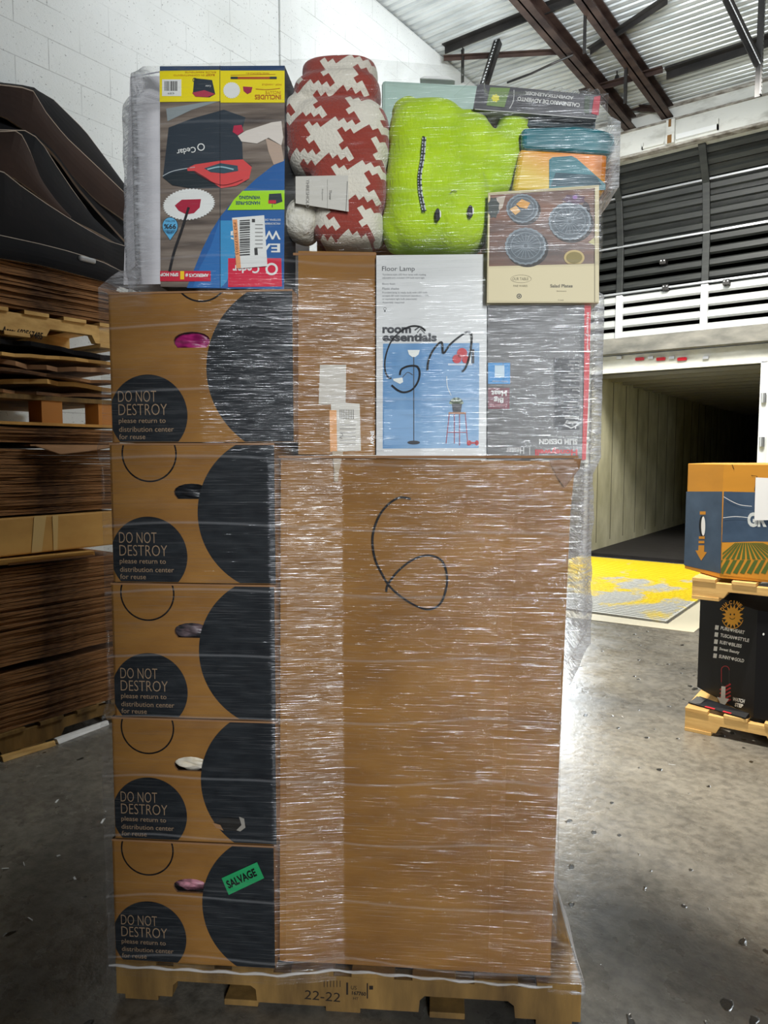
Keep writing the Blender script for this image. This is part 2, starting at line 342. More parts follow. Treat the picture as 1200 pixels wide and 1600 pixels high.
bar('brace', onz(905, 145, zb - .02), onz(1035, 108, zb - .02), 0.028, 'thin brown brace between the two roof beams, ending at the long purlin', rust_steel)
bar('perforated_strut', onz(778, 66, 5.9), vert(778, 66, 66)[0] * 0 + (lambda a: (lambda r_: Vector((r_[0] * (a.y - .3) / r_[1], a.y - .3, CH + r_[2] * (a.y - .3) / r_[1])))(ray(756, 135)))(onz(778, 66, 5.9)), 0.035, 'black perforated strut slanting behind the advent calendar box', holes=14)
bar('perforated_strut', onz(1135, -4, 5.85), vert(1190, -5, 100)[1], 0.03, 'black perforated strut slanting at top right corner of the roof', holes=26)
bar('perforated_post', *vert(1190, -5, 148), 0.032, 'black perforated upright hanging at the right edge in front of the header', holes=24)
bar('hanger_rod', *vert(722, 76, 128), 0.018, 'thin black vertical rod beside the block wall under the roof')
bar('hanger_rod', *vert(914, -2, 82), 0.016, 'thin black vertical rod left of the brace, between the two roof beams')
bar('hanger_rod', *vert(978, 82, 160), 0.02, 'short black vertical rod below the crossing of brace and second beam')
bar('wall_bracket', ony(985, 167, 9.6), ony(1042, 172, 9.6), 0.03, 'brown bracket bar lying along the header where the second beam ends', rust_steel)
q = MB(); q.tube([onz(793, 129, 5.7), onz(830, 115, 5.62), onz(862, 100, 5.64), onz(895, 86, 5.7)], 0.012, black_steel); tag(q.build('roof_cable'), 'black cable sagging under the roof sheet towards the first roof beam', 'cable')
q = MB(); q.tube([ony(965, 76, 8.6), ony(964, 118, 8.6)], 0.008, black_steel); q.tube([ony(964, 118, 8.6), ony(963.5, 128, 8.6)], [0.02, 0.035], black_steel)
tag(q.build('hanging_hook'), 'thin hook on a rod hanging between the two roof beams', 'hook')
q = MB(); q.box((-1.1, 2.63, 3.38), (3.5, 2.79, 3.5), black_steel); struct(q, 'trim_shadow_beam')  # added beam out of view, casts the shadow band on the floor

# ---- dock door: black corrugated sections rising into a curve, white section at the bottom
def sect(name, label, a, b, x0, x1, ribs, mt, rm, rows, grp=None):
    ya_, za = a; yb, zb_ = b; r = thing(name, ((x0 + x1) / 2, ya_, za), 0, label, 'door section', grp); q = MB(); pts = []
    L = math.hypot(yb - ya_, zb_ - za); dy, dz = (yb - ya_) / L, (zb_ - za) / L; ny, nz = -dz, dy
    for i in range(rows):
        for f, h in ((0.0, 0), (0.32, 0), (0.46, 1), (0.86, 1), (1.0, 0)):
            s_ = L * (i + f) / rows; pts.append((ya_ + dy * s_ + ny * 0.035 * h, za + dz * s_ + nz * 0.035 * h))
    vs = []
    for y, z in pts: vs += [(x0, y, z), (x1, y, z)]
    q.add(vs, [(2 * i, 2 * i + 1, 2 * i + 3, 2 * i + 2) for i in range(len(pts) - 1)], mt)
    q.hexa([(x0, ya_, za), (x1, ya_, za), (x1, ya_ + .02, za), (x0, ya_ + .02, za), (x0, yb, zb_), (x1, yb, zb_), (x1, yb + .02, zb_), (x0, yb + .02, zb_)], mt)
    q.build('ribbed_panel', r)
    for x in ribs:
        p = MB(); w_ = 0.045
        o0 = Vector((0, ny * 0.075, nz * 0.075)); o1 = Vector((0, ny * 0.01, nz * 0.01))
        A_, B_ = Vector((x, ya_, za)), Vector((x, yb, zb_)); X = Vector((w_, 0, 0))
        p.hexa([A_ - X + o1, A_ + X + o1, A_ + X + o0, A_ - X + o0, B_ - X + o1, B_ + X + o1, B_ + X + o0, B_ - X + o0], rm)
        p.build('stile', r, bevel=0.006)
    for (y, z, th_) in ((ya_, za, 1),):
        p = MB(); p.box((x0, y + ny * .075 - .004, z - 0.012), (x1, y + .02, z + 0.012), steel if mt is not white_slat else white_paint); p.build('bottom_rail', r)
    return r
white_slat = flat('white_door_section', (0.58, 0.60, 0.58), 0.35)
DX0, DX1 = -4.9, 1.2; RB = (-4.65, -3.46, -2.32, -1.18, -0.05)
sect('door_section', 'white ribbed bottom section of the raised dock door, right above the trailer', (10.4, 3.05), (10.4, 3.72), DX0, DX1, RB, white_slat, white_paint, 4)
sect('door_section', 'black ribbed door section directly above the white one', (10.4, 3.745), (10.4, 4.38), DX0, DX1, RB, dark_metal, dark_metal, 4)
sect('door_section', 'black ribbed door section, second above the white one, between two silver seams', (10.4, 4.395), (10.28, 5.02), DX0, DX1, RB, dark_metal, dark_metal, 4)
sect('door_section', 'uppermost black ribbed door section leaning in below the white header', (10.27, 5.035), (9.92, 5.5), DX0, DX1, RB, dark_metal, dark_metal, 4)
q = MB(); q.box((-4.9, 10.42, 3.0), (1.2, 10.5, 5.8), dark_metal); q.box((-4.9, 10.0, 5.6), (1.2, 10.5, 5.8), dark_metal); struct(q, 'wall_dock_pit')
q = MB(); p1 = ony(1021, 445 - 4, 10.3)
for px, py in ((1036, 409), (1135, 441), (1040, 449)):
    c_ = ony(px, py, 10.30)
    p = MB(); p.box((c_.x - .04, 10.27, c_.z - .035), (c_.x + .04, 10.40, c_.z + .035), black_steel); p.box((c_.x - .03, 10.262, c_.z + .0), (c_.x - .012, 10.27, c_.z + .018), steel); p.box((c_.x + .012, 10.262, c_.z + .0), (c_.x + .03, 10.27, c_.z + .018), steel)
    tag(p.build('door_roller_hinge', bevel=0.004), {1036: 'small black hinge plate midway on the black door section', 1135: 'small black hinge plate on the top rail of the white door section, farther right', 1040: 'small black latch at the left on the top rail of the white door section'}[px], 'hinge')

# ---- trailer backed to the dock
tr = thing('truck_trailer', (-2.4, 10.2, 0), 0, 'white box trailer backed to the dock, doors open, interior dark and ribbed', 'trailer')
TX0, TX1, TY, TH = -3.78, -1.57, 10.15, 2.62
liner = grain('scuffed_trailer_liner', (0.44, 0.42, 0.27), (0.72, 0.69, 0.50), (3, 3, 1.6), 0.65, 0.1)
q = MB(); q.box((TX0 - .06, TY, 0.0), (TX0, TY + 13, TH), liner)
for i in range(14):
    y = TY + 0.35 + i * 0.62; q.box((TX0, y, 0.12), (TX0 + 0.004, y + 0.02, TH - 0.05), flat('liner_seam', (0.12, 0.11, 0.07), .7))
q.build('left_wall', tr)
q = MB(); q.box((TX1, TY, 0.0), (TX1 + .06, TY + 13, TH), liner); q.build('right_wall', tr)
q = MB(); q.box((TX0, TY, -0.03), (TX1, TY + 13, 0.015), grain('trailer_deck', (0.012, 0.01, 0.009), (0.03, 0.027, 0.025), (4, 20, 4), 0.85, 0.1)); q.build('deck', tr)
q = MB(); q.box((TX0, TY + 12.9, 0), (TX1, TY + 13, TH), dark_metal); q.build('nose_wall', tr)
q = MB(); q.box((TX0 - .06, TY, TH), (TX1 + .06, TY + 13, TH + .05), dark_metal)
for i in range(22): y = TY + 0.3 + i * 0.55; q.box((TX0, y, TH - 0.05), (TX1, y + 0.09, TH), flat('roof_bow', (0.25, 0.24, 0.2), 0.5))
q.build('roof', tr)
cream = grain('cream_trailer_frame', (0.5, 0.49, 0.42), (0.72, 0.72, 0.66), (4, 4, 9), 0.5, 0.05)
q = MB(); q.box((TX0 - .1, TY - 0.05, TH - 0.02), (TX1 + .14, TY + 0.02, TH + 0.22), cream); q.box((TX0 - .1, TY - 0.06, TH - 0.02), (TX1 + .14, TY - 0.05, TH + 0.03), white_paint)
q.box((TX1, TY - 0.06, 0.0), (TX1 + 0.12, TY + 0.05, TH), white_paint); q.box((TX0 - 0.12, TY - 0.06, 0.0), (TX0, TY + 0.05, TH), white_paint)
q.build('rear_frame', tr, bevel=0.006)
for px in (1000, 1033, 1066):
    c_ = ony(px, 561, TY - 0.065); q = MB(); q.prism([(c_.x + 0.06 * a, TY - 0.06, c_.z + 0.022 * bb) for a, bb in ((-1, -.7), (-.7, -1), (.7, -1), (1, -.7), (1, .7), (.7, 1), (-.7, 1), (-1, .7))], (0, -0.025, 0), flat('red_lens', (0.45, 0.01, 0.02), 0.2)); tag(q.build('marker_light', tr), 'red marker light')
for px in (968, 1017, 1050, 1103):
    c_ = ony(px, 559, TY - 0.065); q = MB(); q.box((c_.x - .035, TY - 0.09, c_.z - .02), (c_.x + .035, TY - 0.05, c_.z + .02), steel); q.build('clip', tr, bevel=0.004)
for i in range(3):
    q = MB(); z = 1.0 + 0.55 * i; q.tube([(TX1 + .05, TY - .09, z), (TX1 + .05, TY - .09, z + 0.12)], 0.03, steel); q.build('door_hinge', tr)
q = MB(); q.box((-3.94, 9.9, 2.845), (-0.91, 10.08, 3.05), grain('grey_dock_seal', (0.10, 0.10, 0.09), (0.24, 0.23, 0.2), (3, 3, 8), 0.8, 0.15)); q.box((-3.94, 9.9, 0), (-3.82, 10.08, 2.84), MATS['grey_dock_seal']); q.box((-1.34, 9.9, 0), (-0.91, 10.08, 2.84), MATS['grey_dock_seal'])
tag(q.build('dock_seal'), 'grey padded dock seal framing the trailer opening under the white door section', 'dock seal')
q = MB(); q.box((-1.40, 9.62, 1.3), (-0.9, 9.74, 2.55), paper); q.box((-1.36, 9.6, 1.36), (-0.95, 9.62, 2.5), white_paint)
tag(q.build('electrical_panel', bevel=0.01), 'white panel at the right jamb beside the trailer opening', 'panel')
# ---- dock leveler
m = bpy.data.materials.new('worn_yellow_paint'); n, l = nodes(m); b = n['Principled BSDF']
o1 = mapping(n, l, (1.4, 1.0, 1), (0, 0, 0.4)); f = noisy(n, l, o1, 1.3, 7, 0.6, 0.6)
t = n.new('ShaderNodeTexCoord'); sp = n.new('ShaderNodeSeparateXYZ'); l.new(t.outputs['Object'], sp.inputs[0])
mm = n.new('ShaderNodeMath'); mm.operation = 'MULTIPLY_ADD'; l.new(sp.outputs['Y'], mm.inputs[0]); mm.inputs[1].default_value = 0.09; l.new(f, mm.inputs[2])
l.new(ramp(n, l, mm.outputs[0], [(0.42, (0.50, 0.50, 0.47)), (0.50, (0.80, 0.60, 0.02))]), b.inputs['Base Color']); b.inputs['Roughness'].default_value = 0.45
yellow = m
q = MB(); q.box((-3.7, 6.25, 0), (-1.62, 9.72, 0.02), yellow)
for i in range(46):
    y = 6.3 + i * 0.07; q.box((-3.68, y, 0.02), (-1.64, y + 0.022, 0.026), yellow)
q.build
tag(q.build('dock_leveler_plate'), 'worn yellow ribbed steel dock plate leading into the dark trailer', 'dock plate')
q = MB(); q.prism([(-3.7, 5.86, 0.001), (-1.35, 6.05, 0.001), (-1.35, 9.7, 0.001), (-1.60, 9.7, 0.001), (-1.60, 6.23, 0.001), (-3.7, 6.23, 0.001)], (0, 0, 0.004), flat('pale_floor_paint', (0.52, 0.47, 0.34), 0.6))
tag(q.build('trim_4'), kind='structure')

# ================================================================== LEFT: pallets of flattened cardboard
LX = -3.40
def lz(py, px=60): return onx(px, py, LX).z
def cpallet(z0, h, label, mat, dir_y=True, y0=1.15, y1=2.24, txt=None):
    r = thing('wooden_pallet', (-3.88, 1.7, z0), 0, label, 'pallet'); t_ = h * 0.14
    for k, x in enumerate((-4.36, -3.93, LX - 0.04)):
        q = MB(); zz0, zz1 = z0 + t_, z0 + h - t_; ys = [y0, y0 + .14, y0 + .15, y0 + .39, y0 + .40, y1 - .40, y1 - .39, y1 - .15, y1 - .14, y1]
        up = zz0 + (zz1 - zz0) * 0.42
        prof = [(y0, zz0), (y0 + .14, zz0), (y0 + .16, up), (y0 + .38, up), (y0 + .40, zz0), (y1 - .40, zz0), (y1 - .38, up), (y1 - .16, up), (y1 - .14, zz0), (y1, zz0), (y1, zz1), (y0, zz1)]
        q.prism([(x, a, b_) for a, b_ in prof], (0.04, 0, 0), mat)
        if txt and k == 2:
            mp = lambda a, b_, l_=0: Vector((x + 0.0405 + 0.0006 * l_, onx(a, b_, LX).y, onx(a, b_, LX).z))
            q.text(mp, 'Area: 602F67485', 35, 520, 64, 11, marker, 1, rot=-10, bold=0.02)
        q.build('stringer', r)
    for k in range(6):
        q = MB(); a = y0 + (y1 - y0 - 0.12) * k / 5; q.box((-4.37, a, z0 + h - t_), (LX + 0.01, a + 0.12, z0 + h), mat); q.build('deck_board', r)
    for k in range(3):
        q = MB(); a = y0 + (y1 - y0 - 0.12) * k / 2; q.box((-4.37, a, z0), (LX + 0.01, a + 0.12, z0 + t_), mat); q.build('bottom_board', r)
    return r
cpallet(0.0, 0.12, 'low worn pallet under the tall stack of flattened cardboard, on the dark floor', wood)
protos = []
for k in range(4):
    q = MB(); th_ = 0.0125; n_ = 10; y0, y1 = -0.54, 0.54
    for side in range(2):
        vs = []
        for i in range(n_ + 1):
            y = y0 + (y1 - y0) * i / n_; d = 0.0016 * math.sin(i * 1.7 + k * 2 + side)
            vs += [(-0.48, y, side * 0.0066 + d), (0.48 + 0.004 * math.sin(i * 2.1 + k), y, side * 0.0066 + d), (0.48 + 0.004 * math.sin(i * 2.1 + k), y, side * 0.0066 + 0.0056 + d), (-0.48, y, side * 0.0066 + 0.0056 + d)]
        fs = []
        for i in range(n_):
            a = i * 4; c_ = a + 4
            fs += [(a, a + 1, c_ + 1, c_), (a + 1, a + 2, c_ + 2, c_ + 1), (a + 2, a + 3, c_ + 3, c_ + 2), (a + 3, a, c_, c_ + 3)]
        fs += [(0, 1, 2, 3), (n_ * 4, n_ * 4 + 1, n_ * 4 + 2, n_ * 4 + 3)]
        q.add(vs, fs, kraft_edge)
    me = bpy.data.meshes.new('flattened_box'); me.from_pydata([tuple(v) for v in q.v], [], q.f); me.materials.append(kraft_edge); protos.append(me)
def bundle(z0, z1, label, group, step=0.0145, jit=0.012):
    z = z0; k = 0
    while z + 0.013 <= z1:
        o = bpy.data.objects.new('flattened_box', protos[k % 4]); C.objects.link(o)
        o.location = (LX - 0.48 + random.uniform(-jit, jit), 1.70 + random.uniform(-0.01, 0.02) - (0.0 if k % 9 else 0.02), z); o.rotation_euler = (random.uniform(-.0015, .0015), random.uniform(-0.002, 0.002), random.uniform(-0.008, 0.008))
        tag(o, label, 'flattened box', group); z += step + random.uniform(0, 0.001); k += 1
    return z
e1 = bundle(0.122, 0.42, 'flattened brown box in the lowest bundle, just above the floor pallet', 'flattened boxes in the lowest bundle')
e2 = bundle(0.44, 0.915, 'flattened brown box in the thick bundle below the taped golden carton', 'flattened boxes below the taped carton')
e3 = bundle(1.150, 1.475, 'dark flattened box in the bundle between taped carton and upper pallets', 'flattened boxes above the taped carton')
q = MB(); q.hexa([(-4.1, 1.3, .925), (-3.37, 1.3, .93), (-3.37, 2.04, .915), (-4.1, 2.06, .92), (-4.1, 1.3, .95), (-3.36, 1.3, .955), (-3.34, 2.02, .945), (-4.1, 2.06, .945)], kraft_gold)
q.hexa([(-4.0, 1.6, .918), (-3.37, 1.6, .92), (-3.35, 2.03, .9165), (-4.1, 2.06, .9165), (-4.1, 1.6, .925), (-3.36, 1.6, .93), (-3.34, 2.02, .925), (-4.1, 2.06, .925)], kraft_dark)
tag(q.build('cardboard_sheet'), 'loose torn brown sheet sticking out right under the taped golden carton', 'cardboard sheet')
r = thing('taped_carton', (-3.88, 1.7, 0.96), 0, 'flat golden carton with clear tape strips, squeezed between two cardboard bundles', 'carton')
q = MB(); q.box((-4.3, 1.2, 0.96), (LX + 0.01, 2.2, 1.14), kraft_gold); q.build('body', r, bevel=0.008)
tape = flat('clear_tape', (0.66, 0.47, 0.2), 0.2)
q = MB(); q.prism([(LX + 0.0115, 1.74, 1.14), (LX + 0.0115, 1.80, 1.14), (LX + 0.0115, 1.77, 0.965), (LX + 0.0115, 1.72, 0.965)], (0.001, 0, 0), tape)
q.prism([(LX + 0.0115, 1.83, 1.138), (LX + 0.0115, 1.86, 1.138), (LX + 0.0115, 1.85, 0.965), (LX + 0.0115, 1.83, 0.965)], (0.001, 0, 0), tape); q.build('tape', r)
# thin sheets and pallet with the orange block
q = MB(); q.hexa([(-4.3, 1.75, 1.476), (-3.36, 1.72, 1.478), (-3.36, 2.2, 1.478), (-4.3, 2.2, 1.476), (-4.3, 1.75, 1.484), (-3.36, 1.72, 1.486), (-3.36, 2.2, 1.49), (-4.3, 2.2, 1.484)], kraft_dark)
q.add([(-3.36, 1.74, 1.482), (-3.36, 2.2, 1.486), (-3.30, 1.98, 1.455), (-3.31, 1.84, 1.44)], [(0, 1, 2, 3)], kraft_dark); q.add([(-3.36, 1.74, 1.478), (-3.36, 2.2, 1.482), (-3.302, 1.98, 1.452), (-3.312, 1.84, 1.437)], [(0, 1, 2, 3)], kraft_dark)
tag(q.build('cardboard_sheet'), 'torn brown flap hanging over the dark bundle under the upper pallet', 'cardboard sheet')
bundle(1.494, 1.57, 'grey-brown flattened box pressed right beneath the pallet with the orange block', 'flattened boxes beneath the block pallet')
r = thing('block_pallet', (-3.88, 1.7, 1.578), 0, 'dark block pallet with a bright orange block, between two cardboard layers', 'pallet')
ow = flat('orange_wood', (0.5, 0.19, 0.03), 0.7)
q = MB(); q.box((-4.34, 1.15, 1.578), (LX + 0.02, 2.24, 1.592), grain('orange_board', (0.42, 0.2, 0.04), (0.62, 0.33, 0.08), (3, 12, 9), 0.7, 0.1)); q.build('bottom_board', r)
for y in (1.2, 1.80, 2.3 - .2):
    q = MB(); q.box((LX - 0.12, y, 1.592), (LX + 0.005, y + 0.105, 1.70), ow); q.build('block', r)
q = MB(); q.box((-4.34, 1.15, 1.70), (LX + 0.01, 2.24, 1.722), wood); q.build('deck', r)
random.seed(11)
lab = ['loose bent grey-brown sheet lying on the block pallet, lowest of that loose pile', 'loose bent sheet with golden edge in the pile between the two upper pallets', 'loose sheet in the middle of the crumpled pile above the orange block', 'crumpled dark sheet just above the middle of the loose pile', 'pale-edged loose sheet near the top of the crumpled pile', 'dark loose sheet right below the lettered pallet, topmost of the crumpled pile']
for i in range(6):
    q = MB(); z = 1.73 + i * 0.043; mt = [kraft_edge, kraft_gold, kraft_edge, kraft_dark, kraft_gold, sheet_dark][i]; n_ = 14; vs = []
    for k in range(n_ + 1):
        y = 1.16 + 1.06 * k / n_; d = 0.010 * math.sin(k * 0.6 + i * 1.9) + random.uniform(-.003, .003); xo = LX + random.uniform(-0.03, 0.03) - 0.03 * (i % 2)
        vs += [(-4.3, y, z), (xo, y, z + d), (xo, y, z + 0.016 + d + (0.006 if i % 2 else 0)), (-4.3, y, z + 0.018)]
    fs = []
    for k in range(n_):
        a = k * 4; c_ = a + 4; fs += [(a, a + 1, c_ + 1, c_), (a + 1, a + 2, c_ + 2, c_ + 1), (a + 2, a + 3, c_ + 3, c_ + 2), (a + 3, a, c_, c_ + 3)]
    fs += [(0, 1, 2, 3), (n_ * 4, n_ * 4 + 1, n_ * 4 + 2, n_ * 4 + 3)]
    q.add(vs, fs, mt); tag(q.build('cardboard_sheet'), lab[i], 'cardboard sheet')
cpallet(1.992, 0.125, 'golden wooden pallet with black stencilled number, high in the cardboard pile', wood_pale, txt=True)
bundle(2.12, 2.375, 'flattened brown box in the top bundle, between lettered pallet and big dark sheets', 'flattened boxes in the top bundle')
# big bent sheets: ruled surfaces between an upper/back edge and a lower/front edge
rim_mat = flat('torn_kraft_edge', (0.42, 0.34, 0.27), .8)
def bent(upper, xu, lower, xl, label, mat=sheet_dark):
    N_ = 18
    def samp(pl, x):
        d = [0]
        for a, b_ in zip(pl, pl[1:]): d.append(d[-1] + math.hypot(b_[0] - a[0], b_[1] - a[1]))
        out = []
        for i in range(N_ + 1):
            t_ = d[-1] * i / N_; k = max(j for j in range(len(d) - 1) if d[j] <= t_ + 1e-9); f_ = (t_ - d[k]) / ((d[k + 1] - d[k]) or 1)
            out.append(onx(pl[k][0] + (pl[k + 1][0] - pl[k][0]) * f_, pl[k][1] + (pl[k + 1][1] - pl[k][1]) * f_, x))
        return out
    a = samp(upper, xu); c_ = samp(lower, xl); bm = bmesh.new(); rows = []
    for j in range(7):
        s_ = j / 6; rows.append([bm.verts.new(a[i].lerp(c_[i], s_) + Vector((0.02 * math.sin(s_ * math.pi), 0, 0))) for i in range(N_ + 1)])
    for j in range(6):
        for i in range(N_): bm.faces.new((rows[j][i], rows[j][i + 1], rows[j + 1][i + 1], rows[j + 1][i]))
    o = mesh_obj('bent_cardboard_sheet', bm, [mat, rim_mat], smooth=False); s_ = o.modifiers.new('solid', 'SOLIDIFY'); s_.thickness = 0.012; s_.material_offset_rim = 1
    eq = MB(); eq.tube([p + Vector((0.012, 0, 0.002)) for p in a], 0.0035, rim_mat, 6); e_ = eq.build('frayed_edge', o); e_.location = (0, 0, 0); tag(e_, 'pale frayed edge')
    return tag(o, label, 'cardboard sheet')
L1 = [(-60, 134), (0, 135), (48, 141), (70, 178), (100, 215), (150, 262), (200, 310)]
bent([(-60, 133), (0, 134), (50, 140), (82, 158), (130, 205), (165, 252), (200, 300)], -4.15, L1, -3.95, 'backmost dark blue-grey sheet with the sloping top edge against the white wall')
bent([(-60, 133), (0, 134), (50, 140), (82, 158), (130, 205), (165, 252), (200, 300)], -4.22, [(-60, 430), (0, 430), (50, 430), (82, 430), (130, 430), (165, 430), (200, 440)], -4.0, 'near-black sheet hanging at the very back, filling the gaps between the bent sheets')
bent(L1, -3.94, [(-60, 175), (0, 180), (30, 200), (62, 222), (110, 275), (150, 315), (200, 350)], -3.85, 'brownish bent sheet whose peak stands nearest the top, in front of the backmost one', sheet_brown)
L3 = [(-60, 205), (0, 205), (40, 206), (60, 220), (82, 255), (112, 300), (146, 345), (200, 395)]
bent(L3, -3.82, [(-60, 260), (0, 268), (40, 290), (80, 320), (105, 342), (150, 365), (200, 395)], -3.68, 'dark curved sheet with a pale thin edge, third from the back')
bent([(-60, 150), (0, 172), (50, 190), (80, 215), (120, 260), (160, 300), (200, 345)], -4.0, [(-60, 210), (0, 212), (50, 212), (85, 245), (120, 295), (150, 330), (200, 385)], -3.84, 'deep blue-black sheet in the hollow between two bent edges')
bent([(-60, 204), (0, 208), (28, 206), (42, 232), (60, 280), (82, 312), (106, 342)], -3.70, [(-60, 262), (0, 268), (25, 282), (50, 300), (70, 316), (88, 330), (106, 343)], -3.62, 'reddish brown folded sheet at far left, pointing down to the right', sheet_brown)
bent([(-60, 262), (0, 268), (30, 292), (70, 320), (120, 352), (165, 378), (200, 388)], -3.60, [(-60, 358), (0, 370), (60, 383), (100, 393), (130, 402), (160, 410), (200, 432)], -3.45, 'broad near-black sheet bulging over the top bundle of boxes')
bent([(-60, 358), (0, 370), (60, 383), (100, 393), (130, 402), (160, 412), (200, 432)], -3.44, [(-60, 398), (0, 404), (60, 414), (100, 424), (130, 432), (160, 440), (200, 452)], -3.39, 'lowest dark sheet lying directly on the top bundle, frayed along its edge')
q = MB(); a = onx(128, 402, -3.40); q.box((-3.41, a.y - 0.02, a.z - .022), (-3.383, a.y + 0.07, a.z + 0.006), flat('crumpled_clear_tape', (0.35, 0.35, 0.35), 0.15))
tag(q.build('tape_scrap', bevel=0.01), 'crumpled clear tape stuck on the edge of the lowest dark sheet', 'tape scrap')
def fp(px, py): return onz(px, py, 0.0)
for a, b_, m_, lb in (((0, 1187), (84, 1163), wood_pale, 'golden splintered board on the dark floor under the lower left pallet'), ((84, 1160), (166, 1131), paper, 'pale broken board lying on the floor beside the golden splintered board')):
    A_, B_ = fp(*a), fp(*b_); d = (B_ - A_).normalized(); n_ = Vector((-d.y, d.x, 0)) * -0.028; q = MB()
    q.hexa([A_, B_, B_ + n_, A_ + n_ * 1.6] + [p + Vector((0, 0, 0.022)) for p in (A_, B_, B_ + n_ * .7, A_ + n_)], m_); tag(q.build('broken_board', bevel=0.003), lb, 'board')
random.seed(5)
for i, (px, py) in enumerate([(90, 1252), (162, 1283), (92, 1338), (38, 1350), (8, 1358), (47, 1437), (118, 1372), (1043 - 70, 1120), (1050, 1195)]):
    c_ = fp(px, py); q = MB(); L_ = random.uniform(0.006, 0.022); a_ = random.uniform(0, 3.1); d = Vector((math.cos(a_), math.sin(a_), 0)) * L_; n_ = Vector((-d.y, d.x, 0)).normalized() * random.uniform(.002, .008)
    q.hexa([c_ - d, c_ + d, c_ + d * .6 + n_, c_ - d * .8 + n_] + [p + Vector((0, 0, .0018)) for p in (c_ - d, c_ + d, c_ + d * .6 + n_, c_ - d * .8 + n_)], paper)
    tag(q.build('litter_scrap'), 'small pale scrap of litter on the concrete floor', 'litter', 'litter scraps on the floor')

# ================================================================== RIGHT: two bins on pallets
BY = 3.87
def spallet(x0, x1, y0, y1, z0, h, mat, label):
    r = thing('wooden_pallet', ((x0 + x1) / 2, (y0 + y1) / 2, z0), 0, label, 'pallet'); t_ = 0.018
    for k in range(3):
        y = y0 + (y1 - y0 - 0.04) * k / 2; q = MB(); a, b_ = z0 + t_, z0 + h - t_; up = a + (b_ - a) * .45
        q.prism([(px_, y, pz_) for px_, pz_ in ((x0, a), (x0 + .15, a), (x0 + .17, up), (x0 + .38, up), (x0 + .40, a), (x1 - .40, a), (x1 - .38, up), (x1 - .17, up), (x1 - .15, a), (x1, a), (x1, b_), (x0, b_))], (0, 0.04, 0), mat); q.build('stringer', r, bevel=0.002)
    for k in range(7):
        x = x0 + (x1 - x0 - 0.11) * k / 6; q = MB(); q.box((x, y0 - .006, z0 + h - t_), (x + 0.11, y1 + .006, z0 + h), mat); q.build('deck_board', r, bevel=0.002)
    for k in range(3):
        x = x0 + (x1 - x0 - 0.13) * k / 2; q = MB(); q.box((x, y0 - .004, z0), (x + 0.13, y1 + .004, z0 + t_), mat); q.build('bottom_board', r, bevel=0.002)
    return r
spallet(-0.885, 0.33, 3.84, 4.86, 0.0, 0.125, wood_pale, 'pale wooden pallet on the floor under the black bin at right')
spallet(-0.872, 0.345, 3.84, 4.86, 0.70, 0.11, wood_pale, 'pale wooden pallet between the black bin and the blue and yellow bin')
def octa(x0, x1, y0, y1, c, z0, z1, q, mat, dx=0.0):
    ring = [(x0 + c, y0), (x1 - c, y0), (x1, y0 + c), (x1, y1 - c), (x1 - c, y1), (x0 + c, y1), (x0, y1 - c), (x0, y0 + c)]
    q.prism([(a, b_, z0) for a, b_ in ring], (0, 0, z1 - z0), mat); return ring
# find chamfer so that its far end meets the photographed edge
def chamfer_end(xc, px):
    best = min((abs(((Vector((xc - c / 100, BY + c / 100, 1)).dot(Vector((Rv[0], Rv[1], 0)))) / ((xc - c / 100) * Fv[0] + (BY + c / 100) * Fv[1])) - (px - 600) / FPX / math.cos(PITCH)), c / 100) for c in range(5, 60)); return best[1]
cB = chamfer_end(-0.571, 1099); cT = chamfer_end(-0.75, 1073)
def cham(xc):
    n_ = Vector((-1, -1, 0)).normalized()
    def mp(px, py, l_=0):
        r_ = Vector(ray(px, py)); t_ = (Vector((xc, BY, 0)) .dot(n_)) / (r_.dot(n_)) ; p = r_ * t_ + Vector((0, 0, CH)); return p + n_ * 0.0009 * l_
    return mp
def fr(px, py, l_=0): p = ony(px, py, BY); return p + Vector((0, -0.0009 * l_, 0))
# black melon bin
r = thing('black_produce_bin', (-0.27, 4.36, 0.128), 0, 'black eight-sided produce bin with sun emblem and white arrow, on the floor pallet at right', 'produce bin')
q = MB(); octa(-0.571 - cB, 0.27, BY, 4.83, cB, 0.128, 0.672, q, black)
mp = cham(-0.571); yel = ink('F2B020'); wht = ink('E8E8E2')
q.disc(mp, 1145, 963, 14, 16, yel, 1, 32, jag=0.22); q.disc(mp, 1145, 963, 9.5, 11, yel, 2); q.ring(mp, 1145, 962, 17, 1.2, yel, 1, a0=20, a1=160, ry=20)
q.disc(mp, 1142, 960, 1.2, 1.6, black, 3); q.disc(mp, 1148, 960, 1.2, 1.6, black, 3); q.ring(mp, 1145, 963, 4.5, 1, black, 3, a0=25, a1=155)
for i, ch in enumerate('DULCINEA'):
    a = math.radians(-152 + i * 17.5); q.text(mp, ch, 1145 + 18 * math.cos(a), 961 + 20 * math.sin(a), 4.6 if ch != 'I' else 1.4, 6, yel, 2, rot=-(math.degrees(a) + 90), bold=0.03)
